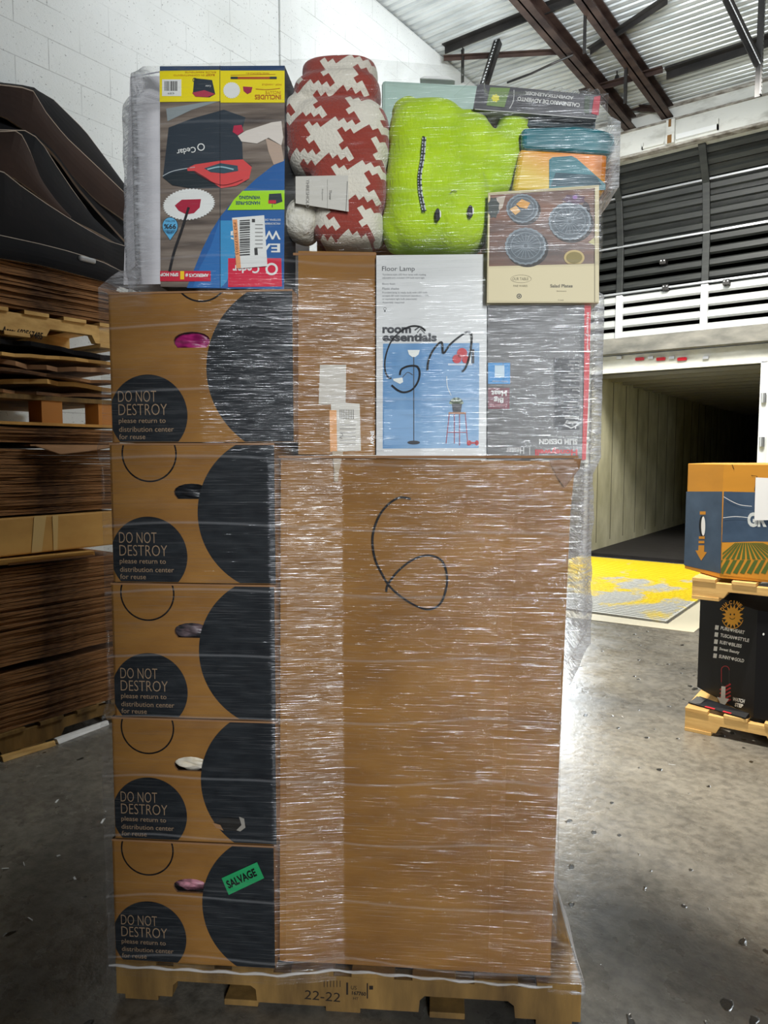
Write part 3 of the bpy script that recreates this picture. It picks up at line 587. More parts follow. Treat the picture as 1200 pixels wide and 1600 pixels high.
for i, (tx, w_) in enumerate((('PURE\u2665HEART', 38), ('TUSCAN\u2665STYLE', 46), ('RUBY\u2665BLISS', 35), ('Sweet Beauty', 32), ('SUNNY\u2665GOLD', 40))):
    y = 981 + 11 * i; q.rect(mp, 1117.5 - i * .7, y - 4, 1123 - i * .7, y + 3, wht, 1, rot=-8)
    parts = tx.split('\u2665'); x0 = 1126 - i * .7
    if len(parts) == 1: q.text(mp, tx, x0 + w_ / 2, y + 3, w_, 6, wht, 1, rot=-11, bold=0.035)
    else:
        la, lb_ = len(parts[0]), len(parts[1]); cw = (w_ - 5) / (la + lb_); sl = math.tan(math.radians(11))
        q.text(mp, parts[0], x0 + cw * la / 2, y + cw * la / 2 * sl, cw * la - .5, 5.6, wht, 1, rot=-11, bold=0.035)
        hx = x0 + cw * la + 2.5; hy = y + (cw * la + 2.5) * sl
        q.poly(mp, [(hx, hy + 3), (hx - 2.4, hy), (hx - 2, hy - 2), (hx - .8, hy - 2.4), (hx, hy - 1.4), (hx + .8, hy - 2.4), (hx + 2, hy - 2), (hx + 2.4, hy)], wht, 1)
        q.text(mp, parts[1], hx + 2.5 + cw * lb_ / 2, hy + (2.5 + cw * lb_ / 2) * sl, cw * lb_ - .5, 5.6, wht, 1, rot=-11, bold=0.035)
redp = ink('D0202C')
q.ring(mp, 1133.5, 1047, 6.2, .8, redp, 1, a0=180, a1=360); q.ring(mp, 1133.5, 1066, 6.2, .8, flat('faint_grey', (0.05,) * 3), 1, a0=0, a1=180); q.rect(mp, 1127, 1047, 1127.8, 1066, redp); q.rect(mp, 1139.3, 1047, 1140, 1066, MATS['faint_grey'])
for i in range(5): q.rect(mp, 1124, 1072 + i * 6, 1143, 1074.5 + i * 6, redp, 1, rot=28)
q.poly(mp, [(1128, 1072), (1134.5, 1073), (1134, 1091), (1140, 1092), (1130, 1106), (1121, 1089), (1127, 1090)], wht, 3)
q.text(mp, 'WATCH', 1154.5, 1094, 19, 6, wht, 2, rot=-12, bold=0.04); q.text(mp, 'STEP', 1155, 1102, 13, 6, wht, 2, rot=-12, bold=0.04)
q.disc(fr, 1193, 991, 1.5, 2, wht); q.build('body', r, bevel=0.003)
q = MB(); q.hexa([(-0.885, 3.90, 0.128), (-0.60, 3.83, 0.128), (-0.585, 3.862, 0.128), (-0.86, 4.0, 0.128), (-0.885, 3.90, 0.133), (-0.60, 3.83, 0.133), (-0.59, 3.862, 0.15), (-0.85, 4.0, 0.145)], black)
q.hexa([(-0.8, 3.875, 0.1335), (-0.75, 3.863, 0.1335), (-0.74, 3.9, 0.14), (-0.78, 3.92, 0.14), (-0.8, 3.875, 0.1345), (-0.75, 3.863, 0.1345), (-0.74, 3.9, 0.142), (-0.78, 3.92, 0.142)], redp)
q.hexa([(-0.88, 3.90, 0.134), (-0.83, 3.888, 0.134), (-0.81, 3.96, 0.148), (-0.86, 3.98, 0.148), (-0.88, 3.90, 0.1345), (-0.83, 3.888, 0.1345), (-0.81, 3.96, 0.149), (-0.86, 3.98, 0.149)], ink('5A5A58', .2))
q.hexa([(-0.71, 3.855, 0.1335), (-0.67, 3.846, 0.1335), (-0.655, 3.88, 0.142), (-0.695, 3.89, 0.142), (-0.71, 3.855, 0.1345), (-0.67, 3.846, 0.1345), (-0.655, 3.88, 0.144), (-0.695, 3.89, 0.144)], redp)
tag(q.build('bottom_flap', r), 'red and black striped flap')
# blue and yellow bin
r = thing('blue_produce_bin', (-0.27, 4.36, 0.81), 0, 'navy and yellow eight-sided produce bin with striped field print, topmost at right', 'produce bin')
gold_c = hexc('C98A28'); binc = grain('bin_cardboard', tuple(c * .85 for c in gold_c), gold_c, (3, 3, 9), 0.6, 0.03); navy = grain('navy_print', hexc('34465A'), hexc('43566C'), (8, 8, 12), 0.45, 0)
q = MB(); octa(-0.75 - cT, 0.30, BY, 4.83, cT, 0.815, 1.39, q, binc); mp = cham(-0.75); edge = flat('bin_edge', (0.1, 0.06, 0.02), 0.8)
q.poly(mp, [(1072.5, 768), (1129, 768), (1126, 896), (1069, 883)], navy, 1); q.poly(fr, [(1131, 768), (1215, 770), (1215, 850), (1128, 847)], navy, 1)
q.rect(mp, 1094, 799, 1103, 804, binc, 2); q.rect(mp, 1092.5, 838, 1101.5, 842, binc, 2); q.rect(mp, 1092, 845, 1101, 849, binc, 2)
q.poly(mp, [(1092, 852), (1101, 852), (1100.5, 862), (1105, 863), (1096, 876), (1087, 860), (1091.5, 860)], binc, 2)
q.disc(mp, 1097.5, 822, 4.8, 16, black, 2); q.disc(mp, 1099.5, 822, 3.2, 15, paper, 3)
q.poly(fr, [(1128, 848), (1150, 847), (1180, 846), (1215, 847), (1215, 908), (1125, 898)], binc, 2)
grn = ink('4F6226')
for i in range(16):
    xa = 1118 + i * 8.5; x_top = 1165 + (xa - 1165) * 0.32
    q.poly(fr, clip([(x_top - 1, 848), (x_top + 1, 848), (xa + 3.5, 874), (xa - 1.5, 874)], 1129, 1215, 846, 875), grn, 3)
for i in range(14):
    xa = 1112 + i * 11; q.poly(fr, clip([(xa + 12, 875), (xa + 18, 875), (xa + 7, 897), (xa, 895)], 1127, 1215, 875, 899), grn, 3)
q.text(fr, 'GR', 1183, 812, 30, 23, ink('C8CCC8'), 2, rot=0, bold=0.05)
q.stroke(fr, [(1174, 743), (1183, 744), (1179, 767)], 1, marker, 2, False); q.stroke(fr, [(1144, 726), (1147, 733)], 1, marker, 2)
q.build('body', r, bevel=0.003)
for pts, m_ in (([(1131, 776), (1145, 784), (1158, 789), (1175, 791)], paper),):
    q = MB(); q.stroke(fr, pts, 0.8, m_, 5); q.stroke(fr, [(1130, 809), (1150, 807), (1172, 809)], 0.8, m_, 5); q.build('film_strand', r)
q = MB(); A_ = [fr(x, y, 6) for x, y in ((1181, 746), (1225, 748), (1225, 812), (1179, 813))]; q.prism(A_, (0, -0.001, 0), paper); tag(q.build('paper_label', r), 'blank white sheet taped on')

# ================================================================== THE WRAPPED PALLET
r = sthing('main_pallet', 0.6, 0.5, 0, 'weathered wooden pallet under the tall wrapped stack, notched front stringer marked 22-22', 'pallet')
r.name = 'wooden_pallet'
PW = 1.20
for k, v in enumerate((0.0, 0.48, 0.96)):
    q = MB(); a, b_, up = 0.018, 0.102, 0.062
    prof = [(0, a), (.150, a), (.153, .05), (.165, up), (.36, up), (.373, .052), (.376, a), (.795, a), (.798, .05), (.81, up), (1.02, up), (1.035, .05), (1.038, a), (PW, a), (PW, b_), (0, b_)]
    q.prism([S(x, v, z) for x, z in prof], Vector((V[0], V[1], 0)) * 0.038, wood)
    if k == 0:
        mp = front(0.0)
        q.text(mp, '22-22', 504, 1556, 56, 14, flat('stamp_ink', (0.012, 0.006, 0.002), 0.8), 1, rot=-5)
        for i in range(6): q.rect(mp, 506 + i * 5, 1532, 507 + i * 5, 1542, MATS['stamp_ink'])
        q.rect(mp, 541, 1535, 544, 1554, MATS['stamp_ink']); q.text(mp, 'US', 553, 1543, 9, 6, MATS['stamp_ink'], 1, rot=-5); q.text(mp, '167760', 561, 1552, 22, 6, MATS['stamp_ink'], 1, rot=-5, bold=.03); q.text(mp, 'HT', 556, 1560, 8, 4, MATS['stamp_ink'], 1, rot=-5)
        q.rect(mp, 573, 1536, 575, 1560, MATS['stamp_ink']); q.rect(mp, 577, 1540, 583, 1546, MATS['stamp_ink'])
    q.build('stringer', r, bevel=0.002)
for k in range(8):
    u = (PW - 0.11) * k / 7; q = MB(); q.sbox(u, u + 0.11, -0.004, 1.002, 0.1025, 0.1175, wood); q.build('deck_board', r, bevel=0.002)
for k in range(5):
    u = 0.02 + (PW - 0.13) * k / 4; q = MB(); q.sbox(u, u + 0.09, 0.004, 0.995, 0.001, 0.0175, wood); q.build('bottom_board', r, bevel=0.002)

# ---- return totes, left column
TV = -0.008
totes = [  # u0, u1, z0, z1, label, hole contents (name, material, label)
    (0.004, 0.428, 0.1185, 0.447, 'lowest brown return tote with green SALVAGE sticker', ('folded_garment', 'C98A98', '3A2028', 'dusty pink and plum fabric showing in the handle hole of the lowest tote')),
    (0.013, 0.436, 0.450, 0.770, 'brown return tote with a torn hole in its big black disc, second from bottom', ('folded_shoe_liner', 'D9CDB4', 'E9E2D2', 'cream padded fabric showing in the handle hole of the torn tote')),
    (0.022, 0.438, 0.773, 1.114, 'middle brown return tote with cloudy plastic over its handle hole', ('plastic_bagged_item', '6A5A5E', '2A2C30', 'grey and mauve bagged item in the handle hole of the middle tote')),
    (0.029, 0.442, 1.117, 1.461, 'brown return tote with dark handle hole, second from top of the left column', ('dark_garment', '17181B', '26282C', 'near-black fabric in the handle hole of the second tote from top')),
    (0.037, 0.490, 1.464, 1.824, 'topmost brown return tote, under the blue mop box', ('magenta_garment', '7D1450', 'B02A72', 'shiny magenta fabric in the handle hole of the topmost tote')),
]
cavity = flat('tote_cavity', (0.01, 0.008, 0.006), 0.9)
HOLES = []
for ti, (u0, u1, z0, z1, lb, item) in enumerate(totes):
    r = sthing('return_tote', (u0 + u1) / 2, 0.2, z0, lb, 'cardboard tote'); q = MB()
    hu, hz = u0 + 0.205, z1 - (0.118 if ti < 4 else 0.115); hw, hh = 0.045, 0.020
    if ti == 2: hz -= 0.0
    hole = []
    for i in range(9): a = math.pi * i / 8; hole.append((hu + hw * math.cos(a), hz + hh * math.sin(a)))
    hole += [(hu - hw * .97, hz - hh * .4), (hu - hw * .8, hz - hh * .9), (hu + hw * .8, hz - hh * .9), (hu + hw * .97, hz - hh * .4)]
    HOLES.append((hu, hz))
    # front panel with the handle hole cut out
    bm = bmesh.new(); tiltu = 0.0
    outer = [bm.verts.new(S(u, TV, z)) for u, z in ((u0, z0), (u1, z0), (u1, z1), (u0, z1))]; inner = [bm.verts.new(S(a, TV, b_)) for a, b_ in hole]
    es = [bm.edges.new((outer[i], outer[(i + 1) % 4])) for i in range(4)] + [bm.edges.new((inner[i], inner[(i + 1) % len(inner)])) for i in range(len(inner))]
    bmesh.ops.triangle_fill(bm, use_beauty=True, use_dissolve=False, edges=es, normal=Vector((-V[0], -V[1], 0)))
    bm.verts.index_update()
    q.add([v.co.copy() for v in bm.verts], [tuple(v.index for v in f.verts) for f in bm.faces], kraft); bm.free()
    nh = len(hole); q.add([S(a, TV, b_) for a, b_ in hole] + [S(a, TV + 0.006, b_) for a, b_ in hole], [(i, (i + 1) % nh, nh + (i + 1) % nh, nh + i) for i in range(nh)], kraft_dark)
    e = 0.005
    q.sbox(u0, u0 + e, TV, 0.55, z0, z1, kraft); q.sbox(u1 - e, u1, TV, 0.55, z0, z1, kraft); q.sbox(u0, u1, 0.545, 0.55, z0, z1, kraft); q.sbox(u0, u1, TV + .001, 0.55, z0, z0 + e, kraft); q.sbox(u0, u1, TV + .001, 0.55, z1 - e, z1, kraft)
    F_ = lambda a, b_, l_=0: S(a, TV - 0.0007 * l_, b_)
    cl = (u0 + .001, u1 - .001, z0 + .001, z1 - .001); H_ = z1 - z0
    if ti == 4: q.disc(F_, u1 + 0.012, z0 + 0.175, 0.225, 0.215, charcoal, 1, 96, cl)
    else: q.disc(F_, u1 - 0.001, z0 + H_ * 0.5, 0.193 if ti else 0.188, 0.193, charcoal, 1, 96, cl)
    q.disc(F_, u0 + 0.093, z0 + 0.066, 0.098, 0.098, charcoal, 1, 64, cl)
    if ti == 4: q.ring(F_, u0 + 0.232, z1 + 0.045, 0.069, 0.004, marker, 1, cl=cl)
    else: q.ring(F_, u0 + (0.093 if ti < 3 else 0.1), z1 - 0.025, 0.068, 0.004, marker, 1, cl=cl)
    def TX(t_, ub, zb_, w_, h_, b_=0): q.text(F_, t_, u0 + ub + w_ / 2, z0 + zb_ + h_ / 2, w_, h_, tan_print, 2, up=1, bold=b_)
    TX('DO NOT', 0.018, 0.098, 0.096, 0.027, -0.012); TX('DESTROY', 0.018, 0.066, 0.122, 0.027, -0.012)
    TX('please return to', 0.018, 0.043, 0.118, 0.016); TX('distribution center', 0.018, 0.0255, 0.138, 0.0125); TX('for reuse', 0.018, 0.0075, 0.066, 0.0125)
    if ti == 0:
        pass
    q.build('body', r)
    q = MB(); q.sbox(u0 + .0, u1, TV - .003, TV - .0005, z1 - 0.004, z1 + 0.0005, kraft_dark); q.build('top_edge', r)
    if ti == 0:
        q = MB(); mpS = front(TV); pt = [(347, 1371), (402, 1346), (413, 1371), (358, 1397)]; gm = ink('1E9A5C')
        q.add([mpS(x, y, 3) for x, y in pt] + [mpS(x, y, 5) for x, y in pt], [(0, 1, 2, 3), (4, 5, 6, 7), (0, 1, 5, 4), (1, 2, 6, 5), (2, 3, 7, 6), (3, 0, 4, 7)], gm)
        q.text(mpS, 'SALVAGE', 378, 1371, 49, 13, black, 7, rot=25, bold=0.035); tag(q.build('salvage_sticker', r), 'green SALVAGE sticker')
    if ti == 1:
        q = MB(); mpS = front(TV); q.poly(mpS, [(334, 1286), (345, 1278), (360, 1277), (375, 1279), (386, 1290), (372, 1298), (350, 1296), (338, 1292)], cavity, 4)
        q.poly(mpS, [(374, 1275), (382, 1278), (384, 1292), (376, 1298), (370, 1296), (378, 1288)], ink('9A958C', .2), 5); q.poly(mpS, [(332, 1284), (345, 1288), (350, 1297), (338, 1292)], kraft_dark, 5)
        tag(q.build('torn_hole', r), 'torn hole in the black disc')
    # what shows in the handle hole
    nm, h1, h2, il = item; ig = MB()
    bm = bmesh.new(); bmesh.ops.create_icosphere(bm, subdivisions=4, radius=1)
    for v in bm.verts:
        x, y, z = v.co; w_ = 0.12 * math.sin(x * 7 + z * 5 + ti) + 0.1 * math.sin(z * 13 + x * 3 + ti * 2); v.co = Vector((x * 0.065, y * 0.03 * (1 + w_), z * 0.030 * (1 + w_)))
    mt = grain('cloth_' + h1, hexc(h2), hexc(h1), (22, 22, 40), 0.35, 0.2, lo=.4, hi=.6)
    o = mesh_obj(nm, bm, [mt]); o.location = S(hu, TV + 0.042, hz + (0.0 if ti != 1 else 0.002)); o.rotation_euler = (0, 0, SA); tag(o, il, 'garment')
    if ti == 1:
        o['category'] = 'padded liner'
    if ti == 2: o['category'] = 'bagged item'

# ---- large carton on the right
r = sthing('large_carton', 0.79, 0.45, 0.118, 'large plain brown carton with a hand-drawn black 6 filling the right of the pallet', 'carton')
BV = 0.022
def bigF(px, py, l=0): u, z = uz(px, py, BV); return S(u, BV - 0.0007 * l, z)
bm = bmesh.new(); NX, NZ = 40, 70; g = []
for j in range(NZ + 1):
    row = []
    for i in range(NX + 1):
        s_, t_ = i / NX, j / NZ; ul, ur = 0.432 + 0.018 * t_, 1.128 + 0.034 * t_ ** 3 - 0.0 ; z = 0.119 + (1.417 + 0.012 * (1 - s_) - 0.03 * max(0, s_ - .93) / .07 * 0.6 - 0.119) * t_
        u = ul + (ur - ul) * s_; bul = -0.006 * math.sin(math.pi * s_) * math.sin(math.pi * t_) - 0.003 * math.exp(-((s_ - .03) / .02) ** 2)
        # a flap edge standing slightly proud at the right, ending in a slanted corner
        rid = 0.006 / (1 + math.exp(-(s_ - (0.80 if t_ < .85 else .80 + (t_ - .85) * 0.9)) / .006)) * (1 if t_ > .0 else 0)
        row.append(bm.verts.new(S(u, BV + bul + rid * 0.8, z)))
    g.append(row)
for j in range(NZ):
    for i in range(NX): bm.faces.new((g[j][i], g[j][i + 1], g[j + 1][i + 1], g[j + 1][i]))
cor = {}
def bv(u, v, z): return bm.verts.new(S(u, v, z))
B0, B1, T0, T1 = bv(0.432, 0.9, 0.119), bv(1.128, 0.9, 0.119), bv(0.45, 0.9, 1.417), bv(1.162, 0.9, 1.417)
bm.faces.new([g[0][0]] + [g[j][0] for j in range(1, NZ + 1)] + [T0, B0]); bm.faces.new([g[j][NX] for j in range(NZ + 1)] + [T1, B1]); bm.faces.new([g[NZ][i] for i in range(NX + 1)] + [T1, T0]); bm.faces.new([g[0][i] for i in range(NX + 1)] + [B1, B0]); bm.faces.new([B0, B1, T1, T0])
inv = (Matrix.Translation(r.location) @ Matrix.Rotation(SA, 4, 'Z')).inverted()
for v in bm.verts: v.co = inv @ v.co
bmesh.ops.recalc_face_normals(bm, faces=bm.faces)
o = mesh_obj('body', bm, [kraft], r, smooth=False)
q = MB()
def wr(px, py, l=0): u, z = uz(px, py, BV); return S(u, BV - 0.0085 - 0.0007 * l, z)
q.stroke(wr, [(642, 779), (625, 777), (607, 788), (592, 808), (583, 838), (586, 870), (597, 895), (612, 918), (640, 940), (668, 951), (688, 942), (698, 915), (697, 890), (688, 873), (668, 867), (645, 874), (622, 892), (607, 912), (604, 924)], 3.2, marker, 1)
q.build('marker_digit', r)
q = MB(); q.poly(wr, [(520, 705), (537, 705), (531, 735), (529, 752), (523, 752), (523, 735)], flat('tape_scrap_mat', (0.45, 0.36, 0.25), 0.2), 1); q.build('tape', r)
q = MB(); q.poly(wr, [(526, 899), (540, 893), (560, 896), (570, 900), (545, 902)], flat('tear_brown', (0.28, 0.14, 0.03), 0.8), 1); q.build('tear', r)
q = MB(); hl = front(0.012); q.sbox(0.45, 1.165, -0.0, 0.03, 1.4255, 1.431, kraft_dark); q.build('top_flap', r)
q = MB(); u_, z_ = uz(880, 745, 0); q.add([S(1.10, .018, 1.42), S(1.172, .0, 1.425), S(1.168, .0, 1.40), S(1.138, .016, 1.355), S(1.12, .022, 1.38)], [(0, 1, 2, 3, 4)], kraft_dark); q.build('bent_corner', r)

# ---- plain cartons behind (they carry the wrap at the sides)
for a, lb in (((0.03, 0.42, 0.57, 0.98, 0.119, 1.80), 'plain brown carton behind the column of return totes'),
              ((0.45, 1.195, 0.91, 0.995, 0.119, 1.0), 'narrow plain carton behind the lower half of the big marked carton'),
              ((0.45, 1.20, 0.91, 0.995, 1.003, 1.415), 'plain carton standing behind the top of the big marked carton, wider to the right'),
              ((0.50, 1.20, 0.34, 0.98, 1.435, 1.90), 'plain brown carton behind the floor lamp and heater boxes')):
    q = MB(); q.sbox(*a, kraft_dark); tag(q.build('plain_carton', bevel=0.004), lb, 'carton')

def fbox(name, label, cat, quad, v, depth, mat, extra=None, bevel=0.003, bname='body'):
    """Box whose front face is the quad measured in the photograph on the plane v."""
    c = [uz(x, y, v) for x, y in quad]   # TL TR BR BL
    r = sthing(name, sum(p[0] for p in c) / 4, v + depth / 2, min(p[1] for p in c), label, cat)
    q = MB(); q.hexa([S(*(c[i][0], v, c[i][1])) for i in (3, 2)] + [S(c[i][0], v + depth, c[i][1]) for i in (2, 3)] + [S(c[0][0], v, c[0][1]), S(c[1][0], v, c[1][1]), S(c[1][0], v + depth, c[1][1]), S(c[0][0], v + depth, c[0][1])], mat)
    if extra: extra(q, front(v), r)
    q.build(bname, r, bevel=0); return r

# ---- brown carton in the middle
def e_mid(q, mp, r):
    q.rect(mp, 458, 395, 588, 399, kraft_dark)
    lq = MB(); lab_ = [(517, 628), (562, 631), (564, 704), (520, 706)]
    A_ = [mp(x, y, 1) for x, y in lab_]; lq.prism(A_, Vector((-V[0], -V[1], 0)) * 0.0008, ink('CFCBC0')); lq.poly(mp, [(515, 641), (526, 641), (527, 706), (516, 706)], ink('E0A060'), 3)
    lq.poly(mp, [(500, 570), (541, 570), (540, 632), (498, 632)], ink('C2BCB0'), 1)
    for i in range(9): lq.rect(mp, 531 + i * 2.6, 640, 532.2 + i * 2.6, 655, ink('77736C'), 4)
    for i in range(6): lq.rect(mp, 531, 663 + i * 6, 556, 665 + i * 6, ink('A39F96'), 4)
    lq.text(mp, '2', 534, 681, 5, 8, ink('77736C'), 5, rot=-20); lq.build('shipping_label', r)
    q.text(mp, 'AVNE', 582, 684, 22, 6, paper, 2, rot=90, bold=.03)
fbox('brown_carton', 'brown carton with white shipping label, between top tote and floor lamp box', 'carton', [(466, 392), (587, 394), (587, 711), (466, 710)], 0.045, 0.3, kraft, e_mid)

# ---- floor lamp box
def e_lamp(q, mp, r):
    def sky(q): pass
    bl = grain('blue_photo', hexc('4F86B8'), hexc('8FB4D6'), (5, 5, 3), 0.4, 0, lo=.35, hi=.65)
    tk = ink('2A2D33')
    q.text(mp, 'Floor Lamp', 622.5, 421, 51, 9.5, tk, 1, bold=.0)
    for y, w_, t_ in ((429.5, 68, 'Torchiere style LED floor lamp with reading'), (434.5, 66, 'adjustable arm, included 13W bulb warm light'), (444, 20, 'Ebony finish'), (451, 26, 'Plastic shades'), (457.5, 70, 'Provided lamp is ready built with LED bulb'), (462.5, 73, 'accepts 60 watt maximum standard or CFL'), (467.5, 54, 'or equivalent light bulb (separately)'), (473, 34, 'Assembly required')):
        q.text(mp, t_, 597.5 + w_ / 2, y, w_, 3.4, ink('6A6C70'), 1)
    q.ring(mp, 601.5, 482.5, 2, .5, tk); q.rect(mp, 600.6, 485, 602.4, 487.5, tk)
    q.text(mp, 'room', 620, 516, 45, 10, tk, 1, bold=.045); q.text(mp, 'essentials', 640, 527, 85, 13.5, tk, 1, bold=.045)
    q.stroke(mp, [(648, 516), (656, 510.5), (665, 517)], 2.2, tk, 1, False); q.stroke(mp, [(652, 520), (657, 514), (664, 521)], 1.6, tk, 1, False)
    q.poly(mp, [(598.5, 537), (749, 536), (748, 700), (598, 701)], bl, 1)
    q.poly(mp, [(600, 640), (650, 640), (650, 695), (600, 695)], ink('7FA8D0'), 2)
    wh = ink('E9ECE6')
    q.poly(mp, [(637, 547), (656, 547), (654, 554), (649, 558), (644, 558), (639, 554)], wh, 3); q.rect(mp, 646, 558, 647.3, 692, tk, 3); q.disc(mp, 646.5, 691.5, 9.8, 3, tk, 4)
    q.poly(mp, [(614, 592), (629, 590), (630, 597), (625, 600), (615, 595)], wh, 3); q.stroke(mp, [(629, 590), (637, 582), (645, 586)], 1, tk, 3)
    q.rect(mp, 700, 568, 738, 571, ink('C6D4E4'), 3); rd = ink('C4303A')
    q.disc(mp, 722, 552, 8, 8, rd, 4); q.disc(mp, 714, 561, 7, 7, rd, 4); q.disc(mp, 728, 562, 6, 6, rd, 4)
    q.rect(mp, 733, 545, 736, 568, wh, 4); q.rect(mp, 737, 546, 741, 568, tk, 4)
    q.stroke(mp, [(698, 588), (699, 604), (705, 618)], .9, wh, 3)
    for a in range(-80, 81, 20): q.stroke(mp, [(713, 632), (713 + 11 * math.sin(math.radians(a)), 631 - 11 * math.cos(math.radians(a)) * .9)], 3, ink('51604A') if a % 40 else ink('9FAE92'), 3, False)
    q.poly(mp, [(706, 631), (722, 631), (720, 644), (708, 644)], tk, 4); q.rect(mp, 701, 644, 728, 647, ink('B08060'), 4)
    for x0, x1 in ((702, 697), (710, 710), (718, 718), (727, 731)): q.stroke(mp, [(x0, 647), (x1, 690 + (3 if x0 in (710, 702) else 6))], 1.2, ink('A03848'), 3, False)
    q.rect(mp, 698, 675, 730, 676.2, ink('A03848'), 3); q.disc(mp, 733, 692, 3.6, 4, rd, 4); q.disc(mp, 745, 692, 3, 4, rd, 4); q.rect(mp, 733, 690.5, 745, 693.5, rd, 4)
    mk = MB(); mk.stroke(mp, [(665, 517), (657, 511), (643, 510), (628, 517), (612, 533), (603, 557), (602, 578), (607, 590), (612, 591)], 2.2, marker, 6)
    mk.stroke(mp, [(625, 586), (628, 577), (640, 572), (652, 573), (656, 583), (653, 597), (644, 609), (632, 613), (622, 610), (612, 602)], 2.8, marker, 6)
    mk.stroke(mp, [(668, 579), (670, 563), (678, 546), (690, 535), (693, 552), (704, 538), (720, 525), (731, 519), (737, 525), (735, 550), (728, 574), (722, 581)], 3.0, marker, 7)
    mk.build('marker_scrawl', r)
fbox('floor_lamp_box', 'white floor lamp box with blue photo panel and black marker scrawl', 'box', [(588, 399), (761, 397), (760, 718), (588, 716)], 0.028, 0.14, grain('white_coated_board', (0.62, 0.63, 0.62), (0.74, 0.75, 0.74), (3, 3, 3), 0.4, 0), e_lamp)

# ---- heater box
def e_heat(q, mp, r):
    dk = ink('26282B'); rd = ink('C6101E'); wh = ink('D8D8D4'); mid = ink('4A4B4D')
    q.poly(mp, [(762, 478), (908, 477), (912, 719), (762, 718)], grain('heater_front', (0.05, 0.05, 0.052), (0.11, 0.108, 0.1), (2, 2, 4), .4, 0), 1)
    q.poly(mp, [(865, 560), (905, 560), (905, 672), (866, 672)], dk, 2); q.stroke(mp, [(865, 560), (866, 672)], .8, mid, 3, False)
    q.stroke(mp, [(778, 525), (784, 535), (786, 570), (786, 600), (781, 660)], .8, mid, 2); q.stroke(mp, [(880, 490), (868, 510), (866, 560)], .8, mid, 2)
    q.rect(mp, 762.5, 567, 797, 600, ink('2F8CCB'), 2)
    q.rect(mp, 773, 571, 788, 590, ink('BFD4DE'), 3); q.text(mp, 'Safety ratings', 781, 596, 24, 3.2, wh, 3, rot=180)
    q.rect(mp, 762.5, 606, 796, 639, ink('6E2032'), 2); q.text(mp, 'Heat', 779.5, 614.5, 24, 9, wh, 3, rot=180, bold=.03); q.text(mp, 'Big', 779, 624.5, 15, 10, wh, 3, rot=180, bold=.03); q.text(mp, 'Compact Size', 778.5, 633, 28, 4, ink('E0A0A8'), 3, rot=180)
    q.text(mp, 'Honeywell', 869, 705.5, 66, 12, rd, 3, rot=180, bold=.04); q.text(mp, 'Heater', 804.5, 704, 28, 10, wh, 3, rot=180); q.rect(mp, 827, 699, 828, 711, wh, 3)
    q.text(mp, 'SLIM DESIGN', 872, 690, 60, 8.5, wh, 3, rot=180, bold=.04); q.text(mp, 'Ceramic Technology', 879, 682, 47, 4, wh, 3, rot=180)
    q.text(mp, 'Safety', 893, 660, 21, 7, wh, 3, rot=180, bold=.02); q.text(mp, 'Matters', 893, 653, 22, 6, wh, 3, rot=180, bold=.01); q.stroke(mp, [(881, 663), (892, 669), (905, 663)], 1.6, wh, 3, False); q.rect(mp, 898, 666, 900, 670, wh, 3)
    for y, t_, w_ in ((644, '360 Tip Over', 26), (640, 'Protection', 16), (633, '2x Overheat', 19), (629, 'Protection', 15), (621, 'Cool Touch', 17), (617, 'Plastic Housing', 25), (610, 'Manual', 11), (606, 'Rotational Heater', 26), (595, 'Hot Heat Settings', 28), (588, 'Programmable', 22), (584, 'Thermostat', 17), (576, 'Auto Off', 13), (571, 'Timer Shutoff', 18), (565, 'Thermostat', 16)):
        q.text(mp, t_, 905 - w_ / 2, y, w_, 3.0, wh, 3, rot=180)
    sd = MB()  # red edge strip
    sd.poly(mp, [(913, 477), (923, 478), (920, 600), (915, 718), (909, 719), (912, 600)], rd, 4); sd.poly(mp, [(906, 478), (913, 477), (912, 560), (906, 560)], mid, 3)
    sd.text(mp, 'Honeywell', 917.5, 520, 62, 5, wh, 5, rot=-90); tag(sd.build('red_side_strip', r), 'red edge strip')
fbox('heater_box', 'dark grey ceramic heater box standing upside down, red strip along its edge', 'box', [(762, 477), (922, 476), (915, 719), (761, 718)], 0.022, 0.25, ink('3A3A3A'), e_heat)

